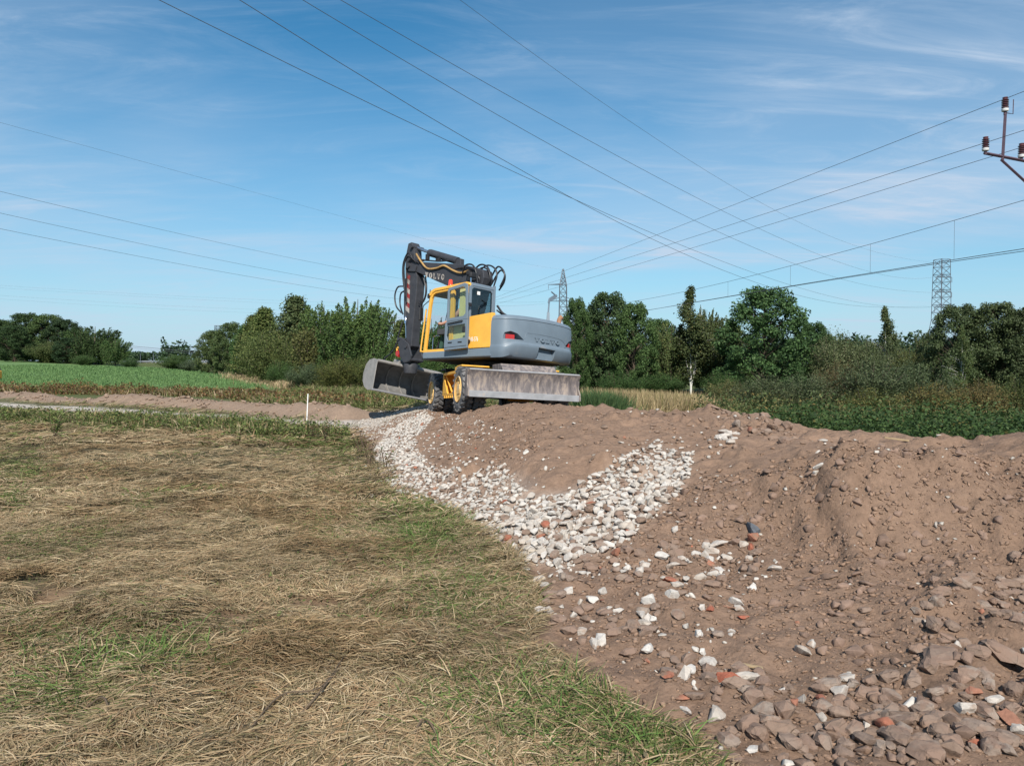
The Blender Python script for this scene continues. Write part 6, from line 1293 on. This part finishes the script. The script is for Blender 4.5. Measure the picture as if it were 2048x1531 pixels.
 ('broadleaf_tree', 'broad dark tree closing the far grove on its left', -40, 722, 640, 46, 150, 'round', 22, 'dark', GL, (1, 1, 1)),
 ('broadleaf_tree', 'low broad tree between the feathery far trees', 205, 734, 678, 34, 136, 'round', 2, 'mid', GL, (.75, .85, .85)),
 ('alder_tree', 'green tree behind the pale low birch', 1318, 790, 640, 44, 64, 'round', 3, 'mid', GR_, (.75, .82, .78)),
 ('alder_tree', 'green tree closing the gap left of the maple', 1462, 790, 650, 44, 62, 'round', 1, 'mid', GR_, (.75, .82, .78)),
 # shrubs in front on the right
 ('willow_shrub', 'grey-brown willow shrub in front of the maple', 1520, 808, 738, 62, 31, 'willow', 16, 'silver', GS, (.58, .60, .50)),
 ('willow_shrub', 'grey willow shrub right of the one before the maple', 1610, 810, 730, 58, 32, 'willow', 24, 'silver', GS, (.62, .66, .56)),
 ('willow_shrub', 'reddish-brown twiggy shrub below the silvery willow', 1672, 808, 715, 48, 38, 'willow', 17, 'rusty', GS, (.9, .85, .9)),
 ('willow_shrub', 'tall grey-green shrub in the middle of the right thicket', 1742, 812, 702, 70, 33, 'willow', 23, 'silver', GS, (.66, .72, .60)),
 ('willow_shrub', 'grey-green shrub with spiky shoots below the tower', 1838, 812, 705, 64, 34, 'willow', 16, 'silver', GS, (.60, .68, .56)),
 ('willow_shrub', 'yellowing shrub below the tower with orange twigs', 1860, 828, 755, 62, 27, 'willow', 17, 'rusty', GS, (1.0, 1.0, .8)),
 ('willow_shrub', 'rust-tinted shrub near the right edge', 1962, 830, 748, 62, 27, 'willow', 10, 'rusty', GS, (.95, .9, .8)),
 ('willow_shrub', 'green shrub at the right edge above the brambles', 2050, 832, 735, 56, 28, 'willow', 23, 'olive', GS, (.75, .8, .7)),
 ('willow_shrub', 'olive shrub with yellow leaves left of the thicket', 1455, 812, 752, 46, 35, 'willow', 10, 'rusty', GS, (.85, 1.0, .9)),
 ('willow_shrub', 'yellow-green shrub in the middle of the brambles', 1745, 832, 768, 58, 26, 'willow', 17, 'olive', GS, (.85, .78, .6)),
]
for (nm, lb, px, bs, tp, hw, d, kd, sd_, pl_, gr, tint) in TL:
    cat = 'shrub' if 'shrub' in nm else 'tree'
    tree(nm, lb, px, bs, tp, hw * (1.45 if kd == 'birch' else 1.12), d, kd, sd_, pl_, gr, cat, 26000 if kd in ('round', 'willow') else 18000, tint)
# far wood on the skyline (one mass)
q = np.concatenate([np.stack([-260 + 520 * rng.random(240), 330 + 60 * rng.random(240)], 1), np.stack([60 + 260 * rng.random(120), 240 + 60 * rng.random(120)], 1)])
cx = []; cy = []; cz = []
for x, y in q:
    h = 9 + 5 * rng.random(); m = 260; d = rng.normal(size=(m, 3)); d /= np.linalg.norm(d, axis=1, keepdims=True); d *= rng.random((m, 1)) ** .4
    cx.append(x + d[:, 0] * 4.5); cy.append(y + d[:, 1] * 3); cz.append(hz1(x, y) + h * .5 + d[:, 2] * h * .5)
cx, cy, cz = map(np.concatenate, (cx, cy, cz)); k = ~((np.abs(cx / cy + .50) < .045) & (cz > hz(cx, cy) + 5.5)); cx, cy, cz = cx[k], cy[k], cz[k]
leaves('distant_wood', cx, cy, cz, .55 + .5 * rng.random(len(cx)), pick([(.05, .085, .045), (.065, .10, .05), (.04, .07, .04)], [1, 1, 1], len(cx)), 'hazy distant wood along the skyline')
# ------------------------------------------------------------------ masts, wires, posts
m_steel = M('galvanised_lattice', (.13, .15, .18), .6, metal=.3, var=.1); m_wire = M('aluminium_conductor', (.10, .11, .12), .6, metal=.3, var=.1)
m_purple = M('brown_painted_steel', (.085, .055, .075), .6, var=.15); m_porc = M('brown_porcelain', (.085, .022, .02), .25, var=.1, coat=.6); m_porw = M('white_porcelain', (.62, .62, .62), .3, coat=.4)
def wire(name, label, P0, dirv, pix, r, grp, n=40, deg=2, cat='cable', ext=(0, 5)):
    """cable in the vertical plane through P0 along dirv; its sag is fitted to the picture points"""
    h = np.array([dirv[0], dirv[1]], float); h /= np.linalg.norm(h); nn = np.array([-h[1], h[0]]); s = []; zz = []
    for px, py in pix:
        u = (px - 1024) / FPX; v = (765.5 - py) / FPX; d = np.array([u, math.cos(PITCH) + v * math.sin(PITCH), -math.sin(PITCH) + v * math.cos(PITCH)])
        t = (nn @ np.array(P0[:2])) / (nn @ d[:2]); p = d * t + [0, 0, CZ]; s.append((p[:2] - np.array(P0[:2])) @ h); zz.append(p[2])
    c = np.polyfit(s, zz, min(deg, len(s) - 1)); a, b = min(s) - ext[0], max(s) + ext[1]; tt = np.linspace(a, b, n); z = np.polyval(c, tt)
    pts = [(P0[0] + h[0] * t, P0[1] + h[1] * t, zt) for t, zt in zip(tt, z)]
    o = MB().tube(pts, r, 5).build(name, m_wire, None, smooth=80); return tag(o, label, cat, grp)
def lattice(mb_legs, z0, z1, w0, w1, n):
    """four legs as separate parts, bracing returned per panel"""
    legs = []
    for sx, sy in ((1, 1), (1, -1), (-1, 1), (-1, -1)): legs.append([(sx * w0 / 2, sy * w0 / 2, z0), (sx * w1 / 2, sy * w1 / 2, z1)])
    br = []
    for i in range(n):
        za = z0 + (z1 - z0) * i / n; zb = z0 + (z1 - z0) * (i + 1) / n; wa = w0 + (w1 - w0) * i / n; wb = w0 + (w1 - w0) * (i + 1) / n
        for f in range(4):
            def c(s, w, z): return [(s * w / 2, -w / 2, z), (w / 2, s * w / 2, z), (-s * w / 2, w / 2, z), (-w / 2, -s * w / 2, z)][f]
            br += [[c(-1, wa, za), c(1, wb, zb)], [c(1, wa, za), c(-1, wb, zb)], [c(-1, wb, zb), c(1, wb, zb)]]
    return legs, br
def tower(name, label, px, d, top_row, sections, arms, rr, rot=0):
    g = W(px, 735, d); z = hz1(g[0], g[1]); topz = W(px, top_row, d)[2]; H = topz - z; root = empty(name, (g[0], g[1], z), label, 'pylon'); root.rotation_euler = (0, 0, rot)
    for (a, b, wa, wb, n) in sections:
        legs, br = lattice(None, a * H, b * H, wa, wb, n)
        for l in legs: MB().tube(l, rr, 5).build('leg', m_steel, root)
        mb = MB()
        for s in br: mb.tube(s, rr * .55, 4)
        o = mb.build('bracing', m_steel, root); o['kind'] = 'stuff'
    for (row, left, right, hgt) in arms:
        za = W(px, row, d)[2] - z
        for sgn, Ln in ((-1, left), (1, right)):
            if Ln <= 0: continue
            m = MB().tube([(0, -.5, za), (sgn * Ln, 0, za)], rr * .8, 4).tube([(0, .5, za), (sgn * Ln, 0, za)], rr * .8, 4).tube([(0, 0, za + hgt), (sgn * Ln, 0, za)], rr * .8, 4)
            for k in range(1, 4): m.tube([(sgn * Ln * k / 4, 0, za), (sgn * Ln * k / 4, 0, za + hgt * (1 - k / 4))], rr * .5, 4)
            ar = m.build('crossarm', m_steel, root); ar['kind'] = 'stuff'
            MB().tube([(sgn * Ln, 0, za), (sgn * Ln, 0, za - 1.3)], .07, 6).build('insulator_string', m_steel, ar)
    return root
tower('lattice_tower', 'tall angle lattice tower rising behind the trees on the right', 1881, 200, 519, [(0, .46, 6.5, 3.2, 4), (.46, 1.0, 3.2, 2.7, 8)], [(554, 1.7, 3.2, .8), (584, 1.9, 3.2, .8), (614, 2.1, 3.4, .8)], .085, .25)
tower('lattice_tower', 'lattice tower with narrow peak behind the excavator counterweight', 1126, 220, 538, [(0, .55, 5.0, 2.2, 5), (.55, .84, 2.2, 1.9, 4), (.84, 1.0, 1.9, .35, 4)], [(569, 4.2, 0, .3), (602, 3.9, 3.9, 1.4)], .10, 0)
tower('lattice_tower', 'tiny distant lattice tower above the sunlit trees', 436, 330, 651, [(0, .75, 4, 2.4, 4), (.75, 1, 2.2, 1.9, 3)], [(672, 4, 4, .5)], .10, 0)
T1 = W(1866, 735, 200); hv = (-122.7, -174); G1 = 'high-voltage cables to the right tower'
wire('power_cable', 'lowest high-voltage cable, starting leftmost at the top edge', T1, hv, [(335, -4), (700, 207), (1050, 350), (1200, 416), (1440, 523), (1700, 601), (1862, 614)], .014, G1, deg=3)
wire('power_cable', 'high-voltage cable starting second from left at the top edge', T1 + np.array([1.5, -1.2, 0]), hv, [(470, -4), (800, 195), (1000, 322), (1200, 421), (1440, 540), (1640, 600), (1862, 613)], .014, G1, deg=3)
wire('power_cable', 'left cable of the close pair crossing the top middle', T1, hv, [(620, -4), (1000, 247), (1250, 375), (1440, 457), (1690, 561), (1864, 585)], .014, G1, deg=3)
wire('power_cable', 'right cable of the close pair crossing the top middle', T1, hv, [(678, -4), (1060, 217), (1300, 350), (1470, 431), (1700, 532), (1866, 554)], .014, G1, deg=3)
wire('power_cable', 'thin topmost wire running to the peak of the right tower', T1 + np.array([1.5, 0, 0]), hv, [(905, -4), (1150, 158), (1500, 396), (1750, 503), (1872, 526)], .010, G1, deg=3)
T2 = W(1092, 735, 220); lv = (-50, -166); G2 = 'cables running left from the middle tower'
wire('power_cable', 'uppermost of the three dark cables entering at the left edge', T2, lv, [(-8, 379), (450, 490), (820, 559), (1090, 582)], .013, G2)
wire('power_cable', 'middle one of the three dark cables entering at the left edge', T2, lv, [(-8, 420), (400, 517), (820, 585), (1090, 603)], .013, G2)
wire('power_cable', 'lowest of the three dark cables entering at the left edge', T2, lv, [(-8, 453), (450, 548), (820, 599), (1090, 607)], .013, G2)
wire('power_cable', 'faint high wire slanting from the left edge to the middle tower peak', T2 + np.array([4, 0, 0]), lv, [(-8, 243), (300, 327), (600, 410), (900, 491), (1124, 539)], .008, G2, deg=3)
for k, (a, b, lb) in enumerate([(570, 608, 'upper of four faint far wires over the left trees'), (575, 616, 'second of four faint far wires over the left trees'), (590, 627, 'third of four faint far wires over the left trees'), (597, 633, 'lowest of four faint far wires over the left trees')]):
    wire('power_cable', lb, W(400, 735, 200), (-1, -.25), [(-8, a), (400, a + 24), (790, b)], .010, 'faint far wires')
wire('power_cable', 'dark low wire above the distant road', W(300, 735, 160), (1, .1), [(244, 690), (320, 697), (400, 704)], .04, 'wires above the distant road')
wire('power_cable', 'second low wire above the distant road', W(300, 735, 160), (1, .1), [(244, 693), (320, 701), (400, 707)], .025, 'wires above the distant road')
# railway mast bracket with feeder insulators (only its head is in the picture)
DM = 26.4
def mp(px, py): return Vector(W(px, py, DM))
mast_top = mp(2120, 430); MA = empty('feeder_mast', (mast_top.x, mast_top.y, hz1(mast_top.x, mast_top.y)), 'brown steel line mast head with three ribbed insulators at the right edge', 'mast')
MA0 = Vector(MA.location)
def mloc(v): return tuple(Vector(v) - MA0)
MB().tube([(0, 0, -.3), mloc(mp(2120, 395))], .13, 8).build('mast_pole', m_purple, MA)
a0, a1 = mp(2011, 224), mp(2005, 322); MB().tube([mloc(a0), mloc(a1)], .055, 4).build('upright_arm', m_purple, MA)
MB().tube([mloc(mp(1968, 306)), mloc(mp(2060, 324))], .055, 4).build('crossarm', m_purple, MA)
MB().tube([mloc(mp(2002, 319)), mloc(mp(2060, 372)), mloc(mp(2120, 425))], .05, 4).build('diagonal_brace', m_purple, MA)
MB().tube([mloc(mp(2013, 226)), mloc(mp(2026, 228)), mloc(mp(2027, 199))], .018, 4).build('bird_guard_rod', m_purple, MA)
for px, py in ((2010, 224), (1971, 303), (2043, 316)):
    c = mp(px, py); b = Vector(mloc(c)); pr = [(0, .0001), (0, .05), (.09, .05)]
    MB().lathe([(-.10, .0001), (-.10, .045), (.02, .045), (.02, .0001)], 'z', tuple(b), n=10).build('insulator_pin', m_purple, MA)
    ip = [(.02, .10), (.05, .115), (.10, .115), (.12, .08)]; iw = MB().lathe([(.02, .0001)] + ip, 'z', tuple(b), n=16).build('insulator_base', m_porw, MA, smooth=40)
    pr = [(.12, .075)]
    for k in range(5): z0 = .13 + k * .062; pr += [(z0, .075), (z0 + .016, .115), (z0 + .03, .115), (z0 + .045, .075)]
    pr += [(.45, .075), (.46, .085), (.49, .085), (.49, .0001)]
    MB().lathe(pr, 'z', tuple(b), n=16).build('insulator', m_porc, MA, smooth=30)
G3 = 'feeder wires on the right mast'; fv = (-.262, .965)
wire('feeder_wire', 'top feeder wire passing the highest insulator on the right', mp(2010, 199), fv, [(2056, 187), (2010, 203), (1700, 311), (1500, 391), (1140, 541), (960, 606)], .010, G3)
wire('feeder_wire', 'middle feeder wire passing the left insulator of the mast', mp(1971, 280), fv, [(2056, 259), (1971, 286), (1700, 371), (1500, 437), (1140, 553), (960, 610)], .010, G3)
wire('feeder_wire', 'bottom feeder wire passing the right insulator of the mast', mp(2043, 292), fv, [(2056, 291), (1960, 322), (1700, 399), (1500, 460), (1140, 568), (960, 616)], .010, G3)
# overhead line of the railway: catenary, contact wire, droppers
RW = np.array([17.0, 26.0, 0.0]); rv = (-.247, .969); G4 = 'overhead line of the railway'
wire('catenary_wire', 'upper railway catenary wire on the right', RW, rv, [(2056, 398), (1908, 441), (1740, 488), (1580, 532), (1460, 562), (1275, 601)], .010, G4, deg=3)
wire('contact_wire', 'lower railway contact wire on the right, upper strand of two', RW, rv, [(2056, 496), (1908, 519), (1740, 546), (1580, 572), (1320, 616)], .013, G4, deg=3)
wire('contact_wire', 'lower strand lying close under the railway contact wire', RW + np.array([.3, 0, 0]), rv, [(2056, 501), (1908, 522), (1740, 548), (1580, 573), (1320, 616)], .012, G4, deg=3)
def rwp(px, py):
    u = (px - 1024) / FPX; v = (765.5 - py) / FPX; d = np.array([u, math.cos(PITCH) + v * math.sin(PITCH), -math.sin(PITCH) + v * math.cos(PITCH)]); nn = np.array([-rv[1], rv[0]]); t = (nn @ RW[:2]) / (nn @ d[:2]); return tuple(d * t + [0, 0, CZ])
for (px, ya, yb), lb in zip([(1909, 441, 519), (1741, 488, 546), (1581, 532, 572), (1456, 563, 593)], ['first dropper from the right between the railway wires', 'second dropper from the right between the railway wires', 'third dropper from the right between the railway wires', 'fourth dropper from the right between the railway wires']):
    a = rwp(px, ya); b = rwp(px, yb); tag(MB().tube([a, (a[0], a[1], b[2])], .006, 4).build('dropper_wire', m_wire, None), lb, 'wire', G4)
# distant line pole left of the stick
g = W(789, 735, 95); z = hz1(g[0], g[1]); zt = W(789, 637, 95)[2]; o = empty('line_pole', (g[0], g[1], z), 'distant line pole with crossarm left of the excavator stick', 'pole')
MB().tube([(0, 0, -.3), (0, 0, zt - z)], [.12, .09], 6).build('pole_shaft', m_purple, o); MB().bb((-.35, -.06, zt - z - .62), (1.6, .06, zt - z - .48)).build('pole_crossarm', m_purple, o)
# white marker post and stake by the path
m_post = M('white_plastic_post', (.78, .77, .75), .5, var=.08, dirt=(.5, .42, .35), dirt_amt=.15)
def post(name, label, cat, a, b, d, r, mat, cap=True):
    A = W(*a, d); B = W(*b, d); A[2] = min(A[2], hz1(A[0], A[1]) - .03)
    m = MB().tube([tuple(A), tuple(B)], r, 10).tube([tuple(B), (B[0], B[1], B[2] + .012)], [r * .98, r * .6], 10); return tag(m.build(name, mat, None, smooth=40), label, cat)
g = ground_at(613, 852, 8); post('marker_post', 'slim white marker post beside the gravel path', 'post', (613, 856), (616, 788), g[1], .014, m_post)
post('wooden_stake', 'short pale wooden stake next to the white marker post', 'stake', (610, 852), (611, 823), g[1], .014, m_wood)
post('survey_peg', 'tiny pale peg in the grass beyond the path', 'peg', (681, 801), (681, 793), 34, .03, m_post)
post('survey_peg', 'tiny peg on the far side of the berm', 'peg', (589, 796), (589, 787), 33, .025, m_wood)
# distant road on its bank with barrier and lamps
o = MB().prism([(-14, -1), (-7, 2.3), (7, 2.3), (14, -1)], -34, 34, 'yz')
m_asph = M('distant_road_bank', (.22, .18, .10), .95, var=.2); oo = o.build('road_embankment', m_asph, None); c = W(310, 727, 260); oo.location = (c[0], c[1] + 14, 0.1); tag(oo, kind='structure')
rb = empty('crash_barrier', (c[0], c[1] + 7, 2.4), 'grey crash barrier along the distant road', 'barrier'); MB().bb((-34, 0, .35), (34, .08, .75)).build('rail', M('barrier_steel', (.26, .27, .29), .5, metal=.4), rb)
for k in range(12): MB().bb((-33 + k * 6 - .08, .09, -.1), (-33 + k * 6 + .08, .22, .6)).build('post', m_steel, rb)
for px, lb in ((281, 'left one of two distant road lamps'), (307, 'right one of two distant road lamps')):
    p = W(px, 727, 266); r_ = empty('street_lamp', (p[0], p[1], 2.3), lb, 'lamp', 'distant road lamps'); hgt = W(px, 703, 266)[2] - 2.3
    MB().tube([(0, 0, 0), (0, 0, hgt)], [.10, .07], 6).build('lamp_post', m_steel, r_); MB().bb((-.1, -.9, hgt), (.1, .3, hgt + .16)).build('lamp_head', m_steel, r_)
# yellow machine whose corner shows at the left edge
p = W(-24, 782, 41.5); zz = hz1(p[0], p[1]); r_ = empty('small_digger', (p[0], p[1], zz), 'yellow machine just cut off by the left edge behind the berm', 'digger')
MB().bb((-.9, -.6, .55), (.40, .6, 1.0)).bb((-.7, -.5, .25), (.1, .5, .55)).build('machine_body', m_yel, r_, bevel=.06); MB().bb((-.7, -.62, .1), (.25, -.35, .4)).bb((-.7, .35, .1), (.25, .62, .4)).build('track', m_black, r_)
MB().tube([(-.8, -.5, 1.0), (-.7, -.5, 1.75), (.0, -.5, 1.75), (.36, -.5, 1.0)], .04, 6).tube([(-.8, .5, 1.0), (-.7, .5, 1.75), (.0, .5, 1.75), (.36, .5, 1.0)], .04, 6).build('roll_bar', m_black, r_)
